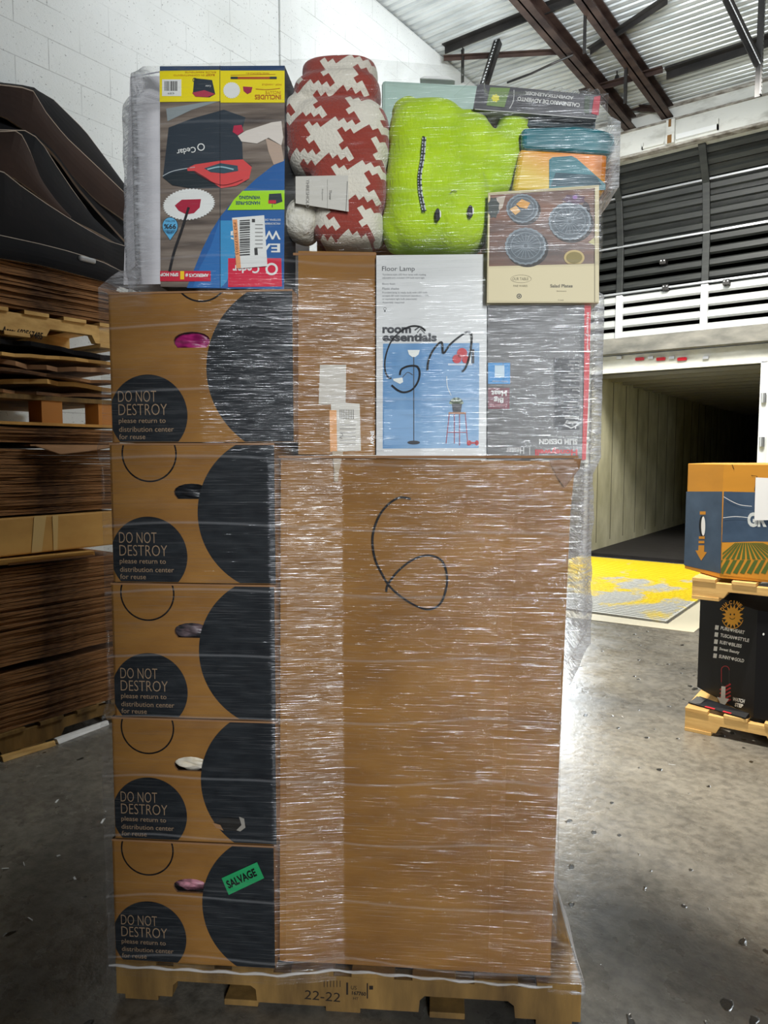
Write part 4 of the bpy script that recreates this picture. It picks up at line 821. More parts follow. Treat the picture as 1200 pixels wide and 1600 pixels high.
# ---- salad plates box
def e_salad(q, mp, r):
    wd = grain('table_photo', hexc('2E1A12'), hexc('7A4A2C'), (5, 5, 24), .4, 0, lo=.35, hi=.65); bg = ink('D6C9A0'); pl = ink('4E5A62'); pl2 = ink('7C8890')
    q.poly(mp, [(766, 305), (932, 294), (929, 412), (764, 416)], wd, 1)
    q.poly(mp, [(764, 302), (935, 290), (935, 293), (764, 305)], ink('BDB18A'), 1)
    for cx, cy, r1, al in ((816, 326, 25, 1), (890, 346, 33, 0), (821, 385, 32, 0)):
        q.disc(mp, cx + 3, cy + 3, r1 * 1.03, r1 * .93, ink('1A1412'), 2, 40); q.disc(mp, cx, cy, r1, r1 * .9, pl2, 3, 44, jag=.02); q.disc(mp, cx, cy, r1 * .9, r1 * .8, pl, 4, 44, jag=.02); q.ring(mp, cx, cy, r1 * .72, 1.2, pl2, 5, ry=r1 * .64)
        for k in range(20 if not al else 0):
            a = k * 2 * math.pi / 20; q.stroke(mp, [(cx + 3 * math.cos(a), cy + 3 * math.sin(a)), (cx + r1 * .68 * math.cos(a), cy + r1 * .6 * math.sin(a))], 1.1, pl2, 5, False)
    q.poly(mp, [(806, 320), (815, 312), (828, 318), (823, 327), (812, 325)], ink('D99A38'), 6); q.poly(mp, [(796, 328), (806, 322), (813, 331), (805, 337)], ink('E0B070'), 6)
    q.disc(mp, 771, 325, 9, 16, ink('2A352E'), 3, 16, jag=.1); q.poly(mp, [(773, 310), (790, 306), (785, 325), (778, 330)], ink('B9AC9C'), 2)
    q.disc(mp, 897, 312, 17, 8, ink('4A2140'), 3, 14, jag=.15); q.disc(mp, 898, 309, 4, 3, ink('8A5AA0'), 4); q.disc(mp, 915, 330, 7, 14, ink('2A1A1E'), 2)
    q.disc(mp, 897, 403, 16, 12, ink('C8B070'), 3, cl=(700, 1000, 300, 412.5)); q.disc(mp, 897, 403, 12.5, 9, ink('8A7A34'), 4, cl=(700, 1000, 300, 412.5)); q.poly(mp, [(919, 379), (928, 372), (929, 384)], ink('C8C08A'), 3)
    q.poly(mp, [(762.5, 417), (929, 412), (929, 472), (762.5, 471)], bg, 2)
    gr = ink('7B7258'); q.text(mp, 'Salad Plates', 877, 447, 35, 5, ink('4E4A3A'), 3, bold=.02); q.text(mp, 'Stoneware', 877, 455, 15, 2, gr, 3); q.text(mp, '4 count', 876, 469, 9, 2, gr, 3)
    q.text(mp, 'OUR TABLE', 813, 436, 25, 4.5, gr, 3); q.ring(mp, 814, 436, 16, .5, gr, 3, ry=6); q.text(mp, 'FINE WARES', 813, 447, 22, 3, gr, 3)
    q.ring(mp, 811, 463, 3.2, 1.3, ink('30302A'), 3); q.disc(mp, 811, 463, 1.4, 1.4, ink('30302A'), 3)
    q.poly(mp, [(929, 293), (935, 291), (935, 472), (929, 472)], bg, 3); q.stroke(mp, [(929, 294), (929, 472)], .7, gr, 4, False)
fbox('salad_plates_box', 'beige salad plates box picturing grey fluted plates on wood, on the heater box', 'box', [(763, 301), (936, 289), (936, 473), (761, 473)], -0.006, 0.25, ink('D6C9A0'), e_salad)

# ---- mop box
def e_mop(q, mp, r):
    wd = bpy.data.materials.new('plank_photo'); n, l = nodes(wd); b = n['Principled BSDF']
    t = n.new('ShaderNodeTexCoord'); mpn = n.new('ShaderNodeMapping'); l.new(t.outputs['Object'], mpn.inputs[0]); mpn.inputs['Rotation'].default_value = (0, math.radians(-18), 0); mpn.inputs['Scale'].default_value = (3, 3, 40)
    f = noisy(n, l, mpn.outputs[0], 1.5, 4); l.new(ramp(n, l, f, [(0.3, hexc('4E4540')), (0.52, hexc('786C62')), (0.7, hexc('8E8378'))]), b.inputs['Base Color']); b.inputs['Roughness'].default_value = .4
    nv = ink('1F3E66'); bl = ink('1F5C9E'); yl = ink('EFDC12'); rd = ink('C8203C'); wh = ink('E4E6E2'); dk = ink('2B3640'); gn = ink('A6E018'); org = ink('B0601A')
    q.poly(mp, [(250, 105), (445, 104), (444, 452), (251, 448)], wd, 1)
    q.poly(mp, [(250, 104), (445, 103), (445, 111), (250, 112)], nv, 2); q.poly(mp, [(250, 111.5), (345, 110), (345, 159), (250, 160)], yl, 3); q.poly(mp, [(345, 111), (445, 111), (445, 161), (345, 161)], yl, 3)
    q.rect(mp, 254, 125, 284, 151, wh, 4)
    x = 258; random.seed(3)
    while x < 279: w_ = random.uniform(.6, 2); q.rect(mp, x, 128, x + w_, 143, ink('3A3A3A'), 5); x += w_ + random.uniform(.6, 1.5)
    q.text(mp, '42108 99', 268, 147, 10, 3, dk, 5, rot=180)
    q.poly(mp, [(304, 123), (332, 126), (337, 148), (328, 153), (310, 152), (302, 146)], dk, 4); q.poly(mp, [(301, 146), (320, 142), (337, 148), (325, 153), (306, 152)], ink('B03A50'), 5); q.text(mp, 'Cedar', 326, 136, 9, 3, wh, 6, rot=180); q.ring(mp, 305, 126, 3, 1, dk, 4)
    q.text(mp, 'BUCKET', 329, 118, 14, 3.5, org, 4, rot=180, bold=.03); q.text(mp, 'EN COMPARTIMIENTO', 296, 118.5, 48, 2.6, org, 4, rot=180)
    q.text(mp, 'BALDE RESISTENTE', 314, 113.8, 48, 2.4, org, 4, rot=180)
    q.rect(mp, 362, 121, 432, 124.5, ink('B04A1E'), 4); q.rect(mp, 361, 121, 372, 124.5, dk, 5); q.rect(mp, 422, 121, 433, 124.5, dk, 5); q.stroke(mp, [(361, 118.5), (431, 117)], .6, org, 4, False); q.text(mp, 'MANGO TELESCOPICO 48 in', 403, 115.5, 36, 2.4, org, 4, rot=180)
    q.disc(mp, 362.5, 142, 13, 12.5, wh, 4, 48, jag=.05); q.poly(mp, [(380, 136), (395, 137), (393, 145), (387, 148), (381, 143)], ink('A02A48'), 4); q.stroke(mp, [(400, 140), (418, 141), (438, 139)], 1, org, 4); q.text(mp, 'MOP - HANDLE', 425, 133, 30, 2.6, org, 4, rot=180)
    q.text(mp, 'INCLUYE', 427, 145.5, 24, 4.5, org, 4, rot=180); q.text(mp, 'INCLUDES', 419, 152.5, 41, 7.5, org, 4, rot=180, bold=.03)
    # blue sweep
    q.poly(mp, [(445, 249), (428, 258), (400, 280), (370, 308), (345, 338), (330, 362), (316, 390), (304, 420), (292, 450), (444, 452)], bl, 2)
    q.poly(mp, [(345, 340), (345, 450), (302, 449), (312, 420), (330, 385)], ink('2A6DB0'), 3); q.poly(mp, [(345, 345), (372, 345), (368, 400), (355, 440), (345, 450)], ink('3A93C8'), 3)
    # bucket
    q.poly(mp, [(264, 200), (300, 186), (350, 172), (384, 184), (378, 205), (380, 250), (394, 260), (385, 284), (350, 294), (300, 295), (270, 290), (255, 278)], dk, 3)
    q.poly(mp, [(255, 278), (272, 270), (292, 267), (342, 260), (346, 292), (300, 295), (270, 290)], ink('1E2A30'), 4); q.stroke(mp, [(255, 276), (272, 268), (305, 262)], 1, ink('C8D2D6'), 5)
    q.poly(mp, [(293, 264), (305, 258), (345, 252), (380, 250), (394, 262), (390, 280), (370, 291), (346, 295), (325, 280), (305, 268), (294, 268)], ink('D84A4A'), 5)
    q.poly(mp, [(320, 264), (345, 256), (372, 260), (373, 268), (350, 272), (330, 270)], ink('31505C'), 6); q.stroke(mp, [(325, 266), (345, 262), (366, 266)], 2, ink('9CC0C8'), 7); q.stroke(mp, [(305, 270), (345, 290), (380, 282)], 1, ink('7A2024'), 7)
    q.text(mp, 'Cedar', 292, 237, 30, 9, wh, 6, rot=190, bold=.01); q.ring(mp, 315, 231, 5, 1.6, wh, 6)
    q.poly(mp, [(260, 170), (320, 160), (345, 158), (300, 172), (262, 190)], ink('8D9698'), 2)
    # boot
    q.poly(mp, [(372, 213), (385, 205), (425, 192), (440, 190), (443, 215), (440, 228), (420, 216), (402, 225), (378, 222)], ink('DAD2C8'), 4); q.poly(mp, [(415, 216), (440, 228), (444, 252), (428, 258), (420, 238)], ink('B7A08E'), 3)
    q.poly(mp, [(366, 197), (378, 196), (381, 206), (372, 212), (364, 207)], ink('B82A48'), 4)
    # mop head
    q.disc(mp, 296, 320, 40, 24, wh, 5, 90, jag=.035, rot=6); q.poly(mp, [(274, 322), (285, 313), (315, 312), (313, 325), (304, 334), (292, 336), (280, 330)], ink('A81E3A'), 6)
    q.stroke(mp, [(296, 325), (285, 360), (273, 395), (266, 425)], 4, ink('1A1A1E'), 7); q.stroke(mp, [(264, 432), (262, 440)], 2, rd, 7)
    q.disc(mp, 267, 354, 12.5, 14, ink('2E3E4E'), 6); q.disc(mp, 267, 354, 11.6, 13, ink('5FB0DC'), 7); q.poly(mp, [(256, 360), (278, 360), (267, 376)], ink('5FB0DC'), 7)
    q.text(mp, '99%', 267, 355, 19, 8, dk, 8, rot=180, bold=.03); q.text(mp, 'BACTERIA', 267, 346.5, 15, 3, dk, 8, rot=180); q.text(mp, 'UP TO', 267, 363.5, 10, 3, dk, 8, rot=180)
    q.rect(mp, 251, 424, 330, 440, rd, 5); q.text(mp, "AMERICA'S #", 309, 431, 36, 6, wh, 8, rot=180, bold=.04); q.text(mp, '1', 286, 431, 6, 13, ink('F2C818'), 8, rot=180, bold=.06); q.text(mp, 'SPIN MOP', 266, 430, 28, 5.5, wh, 8, rot=180, bold=.04)
    q.poly(mp, [(356, 329), (366, 313), (380, 299), (445, 298), (445, 328)], gn, 5); q.text(mp, 'HANDS-FREE', 388, 318, 38, 5.5, nv, 6, rot=180, bold=.03); q.text(mp, 'WRINGING', 391, 309.5, 33, 5.5, nv, 6, rot=180, bold=.03); q.poly(mp, [(421, 304), (440, 303), (442, 316), (430, 320), (420, 317)], dk, 6); q.stroke(mp, [(426, 317), (426, 325)], 1, dk, 6, False); q.rect(mp, 420, 314, 432, 319, rd, 7)
    q.text(mp, 'EASY', 402, 388, 72, 14, wh, 4, rot=180, bold=.02); q.text(mp, 'WRING', 400, 368, 78, 14, wh, 4, rot=180, bold=.02); q.text(mp, 'MICROFIBER SPIN MOP SYSTEM', 408, 350, 60, 3.2, wh, 4, rot=180); q.text(mp, 'SISTEMA DE TRAPEADOR', 412, 344, 54, 3.2, wh, 4, rot=180)
    q.poly(mp, [(357, 404), (440, 404), (441, 448), (357, 449)], ink('D4183E'), 4); q.text(mp, 'Cedar', 385, 421, 42, 13, wh, 5, rot=180, bold=.03); q.ring(mp, 425, 421, 8, 3.4, wh, 5)
    q.stroke(mp, [(345, 104), (345.5, 452)], .8, ink('16202A'), 9, False)
    lq = MB(); lb4 = [(364, 342), (414, 338), (419, 417), (371, 421)]; A_ = [mp(x, y, 10) for x, y in lb4]; lq.prism(A_, Vector((-V[0], -V[1], 0)) * .0006, wh)
    lq.poly(mp, [(365, 345), (372, 344.5), (378, 420), (371, 421)], ink('E8A06A'), 12)
    y = 346
    while y < 400: h_ = random.uniform(.8, 2.4); lq.poly(mp, [(376, y), (392, y - 1), (392, y - 1 + h_), (376, y + h_)], ink('3A3A3A'), 12); y += h_ + random.uniform(.6, 2)
    lq.text(mp, 'P57 T8177/015', 370.5, 375, 50, 4, ink('5A3A2A'), 13, rot=-86); lq.rect(mp, 395, 344, 400, 349, ink('3A3A3A'), 12)
    for k in range(7): lq.rect(mp, 400, 352 + k * 6, 412, 353.6 + k * 6, ink('9A9A96'), 12)
    lq.rect(mp, 399, 389, 404, 400, ink('3A3A3A'), 12, rot=4); lq.build('shipping_label', r)
fbox('mop_box', 'blue and yellow spin mop box upside down with shipping label, on the topmost tote', 'box', [(250, 104), (445, 103), (444, 452), (251, 448)], -0.006, 0.13, ink('3A3F45'), e_mop)
# pale carton behind the mop box
def e_pale(q, mp, r): q.stroke(mp, [(204, 121), (252, 112)], 2, ink('9A98A4'), 1, False)
fbox('pale_carton', 'pale greyish white carton peeping out left of the mop box under the wrap', 'carton', [(203, 121), (445, 108), (445, 440), (193, 445)], 0.13, 0.34, grain('pale_board', (0.60, 0.59, 0.62), (0.76, 0.75, 0.77), (3, 3, 12), .5, 0), e_pale)

# ---- folded throw blanket
def hounds(name, ca, cb, size, rot):
    m = bpy.data.materials.new(name); n, l = nodes(m); b = n['Principled BSDF']
    vec = mapping(n, l, (1, 1, 1), rot); sp = n.new('ShaderNodeSeparateXYZ'); l.new(vec, sp.inputs[0])
    def M(op, a, c=None, d=None):
        k = n.new('ShaderNodeMath'); k.operation = op
        for i, x in enumerate((a, c, d)):
            if x is None: continue
            if isinstance(x, (int, float)): k.inputs[i].default_value = x
            else: l.new(x, k.inputs[i])
        return k.outputs[0]
    X = M('FLOOR', M('MULTIPLY', M('ADD', sp.outputs['X'], 5.0), 8 / size)); Z = M('FLOOR', M('MULTIPLY', M('ADD', sp.outputs['Z'], 5.0), 8 / size))
    A = M('LESS_THAN', M('FLOORED_MODULO', X, 8.0), 3.5); B = M('LESS_THAN', M('FLOORED_MODULO', Z, 8.0), 3.5); T = M('LESS_THAN', M('FLOORED_MODULO', M('ADD', X, Z), 4.0), 1.5)
    f = M('ADD', M('MULTIPLY', A, T), M('MULTIPLY', B, M('SUBTRACT', 1.0, T)))
    x = n.new('ShaderNodeMix'); x.data_type = 'RGBA'; l.new(f, x.inputs[0]); x.inputs[6].default_value = (*cb, 1); x.inputs[7].default_value = (*ca, 1)
    l.new(x.outputs[2], b.inputs['Base Color']); b.inputs['Roughness'].default_value = .95; b.inputs['Sheen Weight'].default_value = .3
    g = noisy(n, l, mapping(n, l, (1, 1, 1)), 160, 3); bp = n.new('ShaderNodeBump'); bp.inputs['Strength'].default_value = .6; bp.inputs['Distance'].default_value = .006; l.new(g, bp.inputs['Height']); l.new(bp.outputs[0], b.inputs['Normal'])
    return m
hm = hounds('houndstooth_fleece', (0.30, 0.045, 0.03), (0.72, 0.68, 0.58), 0.112, (0, math.radians(33), 0))
fluff = grain('cream_sherpa', (0.6, 0.57, 0.47), (0.82, 0.8, 0.72), (60, 60, 60), .95, .9)
def pads(name, lst, v, mats, parent, vox=0.006, disp=0.003):
    """Fuses soft ellipsoid pads (px cx, cy, rx, ry, depth radius, power) into one skin."""
    bm = bmesh.new(); inv = (Matrix.Translation(parent.location) @ Matrix.Rotation(SA, 4, 'Z')).inverted()
    for (cx, cy, rx, ry, rd, pw, rot) in lst:
        u, z = uz(cx, cy, v); u2, _ = uz(cx + rx, cy, v); _, z2 = uz(cx, cy - ry, v); a, c = u2 - u, z2 - z
        geo = bmesh.ops.create_icosphere(bm, subdivisions=4, radius=1); cr, sr = math.cos(math.radians(rot)), math.sin(math.radians(rot))
        for w_ in geo['verts']:
            x, y, zz = w_.co; k = (abs(x) ** pw + abs(y) ** pw + abs(zz) ** pw) ** (-1 / pw); x, y, zz = x * k * a, y * k * rd, zz * k * c
            x, zz = x * cr - zz * sr, x * sr + zz * cr; w_.co = inv @ S(u + x, v + y, z + zz)
    o = mesh_obj(name, bm, mats, parent)
    rm = o.modifiers.new('remesh', 'REMESH'); rm.mode = 'VOXEL'; rm.voxel_size = vox; rm.use_smooth_shade = True
    s_ = o.modifiers.new('smooth', 'SMOOTH'); s_.iterations = 3; s_.factor = .5
    return o
r = sthing('throw_blanket', 0.6, 0.09, 1.90, 'folded cream throw blanket with rust red houndstooth pattern and paper band', 'blanket')
pads('folded_fleece', [(532, 120, 58, 17, .07, 3.2, 0), (528, 152, 67, 26, .085, 3, 1), (530, 227, 80, 62, .10, 3.2, 0), (548, 300, 58, 45, .09, 4, 0), (546, 358, 54, 33, .09, 3.2, 2), (470, 200, 20, 40, .08, 3, 0)], 0.085, [hm], r, .006)
pads('sherpa_lining', [(474, 348, 27, 32, .07, 2.6, -20)], 0.07, [fluff], r, .005)
q = MB(); pb = front(-0.019); q.add([pb(x, y) for x, y in ((462, 276), (544, 274), (545, 331), (462, 318))] + [pb(x, y, 2) for x, y in ((462, 276), (544, 274), (545, 331), (462, 318))], [(0, 1, 2, 3), (4, 5, 6, 7), (0, 1, 5, 4), (1, 2, 6, 5), (2, 3, 7, 6), (3, 0, 4, 7)], ink('C9C6BC'))
q.text(pb, 'THRESHOLD', 481, 303, 44, 5, ink('7A7872'), 4, rot=-90); q.text(pb, 'Throw', 516.5, 305, 15, 4, ink('6A6862'), 4, rot=-90); q.stroke(pb, [(512, 281), (512, 326)], .5, ink('8A8880'), 4, False); q.text(pb, 'Polyester', 504, 305, 18, 2.5, ink('8A8880'), 4, rot=-90); q.stroke(pb, [(543, 284), (541, 330)], .8, ink('5A5852'), 4, False)
tag(q.build('paper_band', r), 'pale paper band')

# ---- lime plush cushion
m = bpy.data.materials.new('lime_plush'); n, l = nodes(m); b = n['Principled BSDF']
g = noisy(n, l, mapping(n, l, (1, 1, 1)), 9, 5); l.new(ramp(n, l, g, [(0.3, (0.36, 0.56, 0.005)), (0.7, (0.52, 0.74, 0.008))]), b.inputs['Base Color']); b.inputs['Roughness'].default_value = .85; b.inputs['Sheen Weight'].default_value = .15
h = noisy(n, l, mapping(n, l, (1, 1, .45)), 130, 5); bp = n.new('ShaderNodeBump'); bp.inputs['Strength'].default_value = .5; bp.inputs['Distance'].default_value = .006; l.new(h, bp.inputs['Height']); l.new(bp.outputs[0], b.inputs['Normal'])
lime = m
r = sthing('plush_cushion', 0.86, 0.1, 1.89, 'lime green plush cushion with two ears, small black eyes and a zipper', 'cushion')
pads('plush_body', [(668, 315, 66, 82, .10, 3.2, 0), (715, 330, 50, 70, .10, 3.0, 0), (668, 225, 60, 58, .10, 3, 0), (722, 245, 52, 52, .095, 3, 0), (637, 183, 24, 24, .06, 2.4, 20), (680, 190, 34, 24, .07, 2.6, 0), (728, 207, 36, 26, .07, 2.6, 0), (801, 205, 26, 38, .06, 2.6, -16), (778, 252, 34, 38, .07, 2.8, -20), (768, 280, 36, 32, .06, 2.6, -12), (636, 250, 28, 70, .08, 2.8, -4), (622, 355, 24, 40, .07, 2.6, 0)], 0.095, [lime], r, .007)
pe = front(-0.009)
for cx, cy in ((684, 336), (735, 331)):
    q = MB(); u, z = uz(cx, cy, 0)
    ring_ = [(cx + 4.4 * math.cos(a * math.pi / 8), cy + 10 * math.sin(a * math.pi / 8)) for a in range(16)]
    q.prism([pe(x, y) for x, y in ring_], Vector((-V[0], -V[1], 0)) * .004, black); q.poly(pe, [(cx + 3, cy - 7), (cx + 5.2, cy - 3), (cx + 5, cy + 4), (cx + 3.4, cy + 5)], paper, 7); tag(q.build('eye', r, bevel=.001), 'small black oval eye')
q = MB(); q.stroke(pe, [(704, 302), (708, 298), (714, 300)], 1.6, ink('6A7A10'), 3); q.build('mouth', r)
q = MB(); zp = [(663, 215), (661, 245), (656, 275), (657, 300), (663, 330)]; q.stroke(pe, zp, 6, ink('B9C0C4', .3), 3); q.stroke(pe, zp, 2, black, 5)
for i in range(24):
    t_ = i / 23 * 4; k = min(int(t_), 3); f_ = t_ - k; x = zp[k][0] + (zp[k + 1][0] - zp[k][0]) * f_; y = zp[k][1] + (zp[k + 1][1] - zp[k][1]) * f_; q.rect(pe, x - 3.4, y - 1, x + (3.4 if i % 2 else 0.5), y + .8, black, 6)
tag(q.build('zipper', r), 'black and white zipper')

# ---- teal and orange case
r = sthing('lunch_case', 1.15, 0.12, 2.03, 'teal lidded orange and yellow case with teal patch, above the salad plates box', 'case')
teal = grain('teal_vinyl', (0.01, 0.13, 0.16), (0.015, 0.20, 0.24), (6, 6, 6), .3, .03)
m = bpy.data.materials.new('orange_yellow_print'); n, l = nodes(m); b = n['Principled BSDF']; t = n.new('ShaderNodeTexCoord'); sp = n.new('ShaderNodeSeparateXYZ'); l.new(t.outputs['Object'], sp.inputs[0])
mm = n.new('ShaderNodeMath'); mm.operation = 'MULTIPLY_ADD'; l.new(sp.outputs['X'], mm.inputs[0]); mm.inputs[1].default_value = .5; l.new(sp.outputs['Z'], mm.inputs[2])
l.new(ramp(n, l, mm.outputs[0], [(0.0, (0.72, 0.50, 0.02)), (0.09, (0.80, 0.24, 0.01))]), b.inputs['Base Color']); b.inputs['Roughness'].default_value = .35
ormat = m; CV = 0.03
def rr(pts, d, name, mat, v=CV, bev=.012, layer=0):
    q = MB(); c = [uz(x, y, v) for x, y in pts]; q.prism([S(a, v, z_) for a, z_ in c], Vector((V[0], V[1], 0)) * d, mat); return q.build(name, r, bevel=bev, seg=3)
rr([(812, 230), (950, 235), (946, 300), (800, 298)], .24, 'body', ormat)
rr([(815, 198), (900, 195), (935, 199), (952, 204), (961, 214), (963, 226), (958, 240), (815, 231)], .26, 'lid', teal, v=CV - .012)
q = MB(); mpC = front(CV); q.poly(mpC, [(858, 250), (863, 246), (893, 244), (901, 248), (946, 288), (946, 297), (858, 297)], teal, 2); q.poly(mpC, [(868, 270), (930, 274), (940, 290), (860, 292)], ink('1C4A58'), 3); q.build('patch', r)
q = MB(); q.stroke(front(CV - .012), [(943, 208), (957, 212), (956, 226), (950, 232)], 1.2, ink('5FA8B0'), 2); q.build('lid_piping', r)
# ---- advent calendar + dark box beneath
def e_adv(q, mp, r):
    wh = ink('C8C8C4'); q.text(mp, 'CALENDARIO DE ADVIENTO', 857, 160, 98, 6.5, wh, 3, rot=174, bold=.04); q.text(mp, 'ADVENTSKALENDER', 858, 150, 76, 5.5, wh, 3, rot=174, bold=.04)
    q.poly(mp, [(766, 137), (797, 138), (788, 168), (760, 165)], ink('6F8A4A'), 2); q.disc(mp, 774, 154, 6, 6, ink('D8D020'), 3, 14, jag=.15)
    q.stroke(mp, [(803, 141), (802, 158), (796, 170)], 1, wh, 2); q.poly(mp, [(928, 152), (938, 150), (935, 181), (924, 178)], ink('B8283C'), 3); q.poly(mp, [(914, 150), (922, 151), (920, 178), (912, 176)], ink('3C4A38'), 2)
    q.stroke(mp, [(742, 171), (932, 186)], 1, wh, 2, False)
fbox('advent_calendar_box', 'dark long advent calendar box lying upside down on top of the stack at right', 'box', [(746, 131), (938, 149), (932, 186), (739, 170)], 0.02, 0.26, grain('calendar_print', (0.035, 0.035, 0.04), (0.10, 0.10, 0.11), (9, 9, 9), .4, 0), e_adv)
q = MB(); c = [uz(x, y, .05) for x, y in ((826, 179), (930, 187), (930, 199), (822, 196))]; q.prism([S(a, .05, z_) for a, z_ in c], Vector((V[0], V[1], 0)) * .2, ink('14343C')); tag(q.build('dark_teal_box'), 'thin dark box squeezed between advent calendar box and teal lid', 'box')
# ---- mint bag and shelf behind the cushion
q = MB(); c = [uz(x, y, .24) for x, y in ((596, 124), (752, 132), (752, 330), (596, 330))]; q.prism([S(a, .24, z_) for a, z_ in c], Vector((V[0], V[1], 0)) * .2, grain('mint_plastic', (0.35, 0.50, 0.44), (0.48, 0.62, 0.56), (3, 3, 9), .4, 0)); tag(q.build('mint_box', bevel=.01), 'pale mint green box standing behind the lime cushion', 'box')
q = MB(); c = [uz(x, y, .3) for x, y in ((655, 122), (662, 118), (700, 118), (712, 125))]; q.prism([S(a, .3, z_) for a, z_ in c], Vector((V[0], V[1], 0)) * .15, paper); tag(q.build('white_tray', bevel=.004), 'white tray rim poking above the wrap behind the cushion', 'tray')
q = MB(); q.sbox(0.46, 1.2, .5, .96, 1.905, 2.12, kraft_dark); tag(q.build('plain_carton', bevel=.004), 'plain carton at the back of the top layer, behind cushion and case', 'carton')

# ================================================================== STRETCH WRAP
items = [(0.0, 0.44, -.01, .98, .12, .77), (0.022, .442, -.01, .98, .77, 1.46), (.037, .49, -.01, .98, 1.46, 1.824), (.43, 1.132, .015, .98, .12, .95), (.44, 1.165, .015, .98, 1.0, 1.42), (.45, 1.2, .30, .99, .98, 1.42), (1.17, 1.21, .065, .9, .965, 1.40),
         (.47, 1.195, .02, .98, 1.43, 1.80), (1.1, 1.214, .035, .96, 1.43, 1.80), (.034, .48, .12, .98, 1.83, 2.32), (.165, .48, -.012, .47, 1.83, 2.335), (.47, .93, -.012, .47, 1.9, 2.31), (.9, 1.195, -.01, .8, 1.79, 2.05), (1.0, 1.228, .02, .7, 2.03, 2.17), (.91, 1.2, .02, .7, 2.17, 2.215), (-0.004, 1.204, -.006, 1.006, .085, .118)]
CU, CV2 = 0.6, 0.45; NA = 720; ZS = [0.09 + 0.0125 * i for i in range(180)]
def hull(P):
    P = sorted(set(P)); lo, up = [], []
    for p in P:
        while len(lo) > 1 and (lo[-1][0] - lo[-2][0]) * (p[1] - lo[-2][1]) - (lo[-1][1] - lo[-2][1]) * (p[0] - lo[-2][0]) <= 0: lo.pop()
        lo.append(p)
    for p in reversed(P):
        while len(up) > 1 and (up[-1][0] - up[-2][0]) * (p[1] - up[-2][1]) - (up[-1][1] - up[-2][1]) * (p[0] - up[-2][0]) <= 0: up.pop()
        up.append(p)
    return lo[:-1] + up[:-1]
def hull_r(P, off):
    H_ = hull(P); n_ = len(H_); lines = []
    for i in range(n_):
        a, b_ = H_[i], H_[(i + 1) % n_]; dx, dy = b_[0] - a[0], b_[1] - a[1]; L_ = math.hypot(dx, dy); nx, ny = dy / L_, -dx / L_
        lines.append((nx, ny, (a[0] - CU) * nx + (a[1] - CV2) * ny + off))
    out = []
    for k in range(NA):
        c_, s_ = math.cos(k * 2 * math.pi / NA), math.sin(k * 2 * math.pi / NA)
        out.append(min(d / (c_ * nx + s_ * ny) for nx, ny, d in lines if c_ * nx + s_ * ny > 1e-6))
    return out
cache = {}; RR = []
for z in ZS:
    act = tuple(i for i, it in enumerate(items) if it[4] - .004 <= z <= it[5] + .004)
    if act not in cache:
        P = [(u, v) for i in act for u in items[i][:2] for v in items[i][2:4]]; cache[act] = hull_r(P, .006) if P else None
    RR.append(cache[act])
last = None
for i in range(len(RR)):
    if RR[i] is None: RR[i] = last
    last = RR[i]
sm_ = []
for i in range(len(ZS)):       # the film bridges steps like a tent
    js = range(max(0, i - 9), min(len(ZS), i + 10)); sm_.append([max(RR[j][k] - abs(j - i) * .0125 * (1.6 if ZS[i] > 1.8 else .42) for j in js) for k in range(NA)])
def ss(a, b_, x):
    if a > b_: return 1 - ss(b_, a, x)
    t_ = max(0, min(1, (x - a) / (b_ - a))); return t_ * t_ * (3 - 2 * t_)
def vfront(u, z):
    low = -.030 + .034 * max(0, min(1, (u - .43) / .175)) - .004 * ss(.95, 1.15, u) ; mid_ = -.046 + .064 * max(0, min(1, (u - .27) / .41)) - .008 * ss(.72, .8, u); top = -.040
    a = low + (mid_ - low) * ss(1.38, 1.46, z); return a + (top - a) * ss(1.84, 1.90, z)
def ztop(u): 
    T_ = [(-.1, 2.25), (.06, 2.325), (.17, 2.345), (.48, 2.35), (.72, 2.315), (.92, 2.285), (1.2, 2.225), (1.4, 2.2)]
    for (a, za), (b_, zb_) in zip(T_, T_[1:]):
        if u <= b_: return za + (zb_ - za) * max(0, (u - a)) / (b_ - a)
    return T_[-1][1]
bm = bmesh.new(); uvl = bm.loops.layers.uv.new('UVMap'); grid = []; uvs = {}
per = [0]
for k in range(1, NA + 1):
    a = (k - 1) * 2 * math.pi / NA; c_ = k * 2 * math.pi / NA; r0 = sm_[60][k - 1]; r1 = sm_[60][k % NA]; per.append(per[-1] + math.hypot(r1 * math.cos(c_) - r0 * math.cos(a), r1 * math.sin(c_) - r0 * math.sin(a)))
ZZ = ZS + ['in1', 'in2']
invR = (Matrix.Translation(S(.6, .5, .09)) @ Matrix.Rotation(SA, 4, 'Z')).inverted()
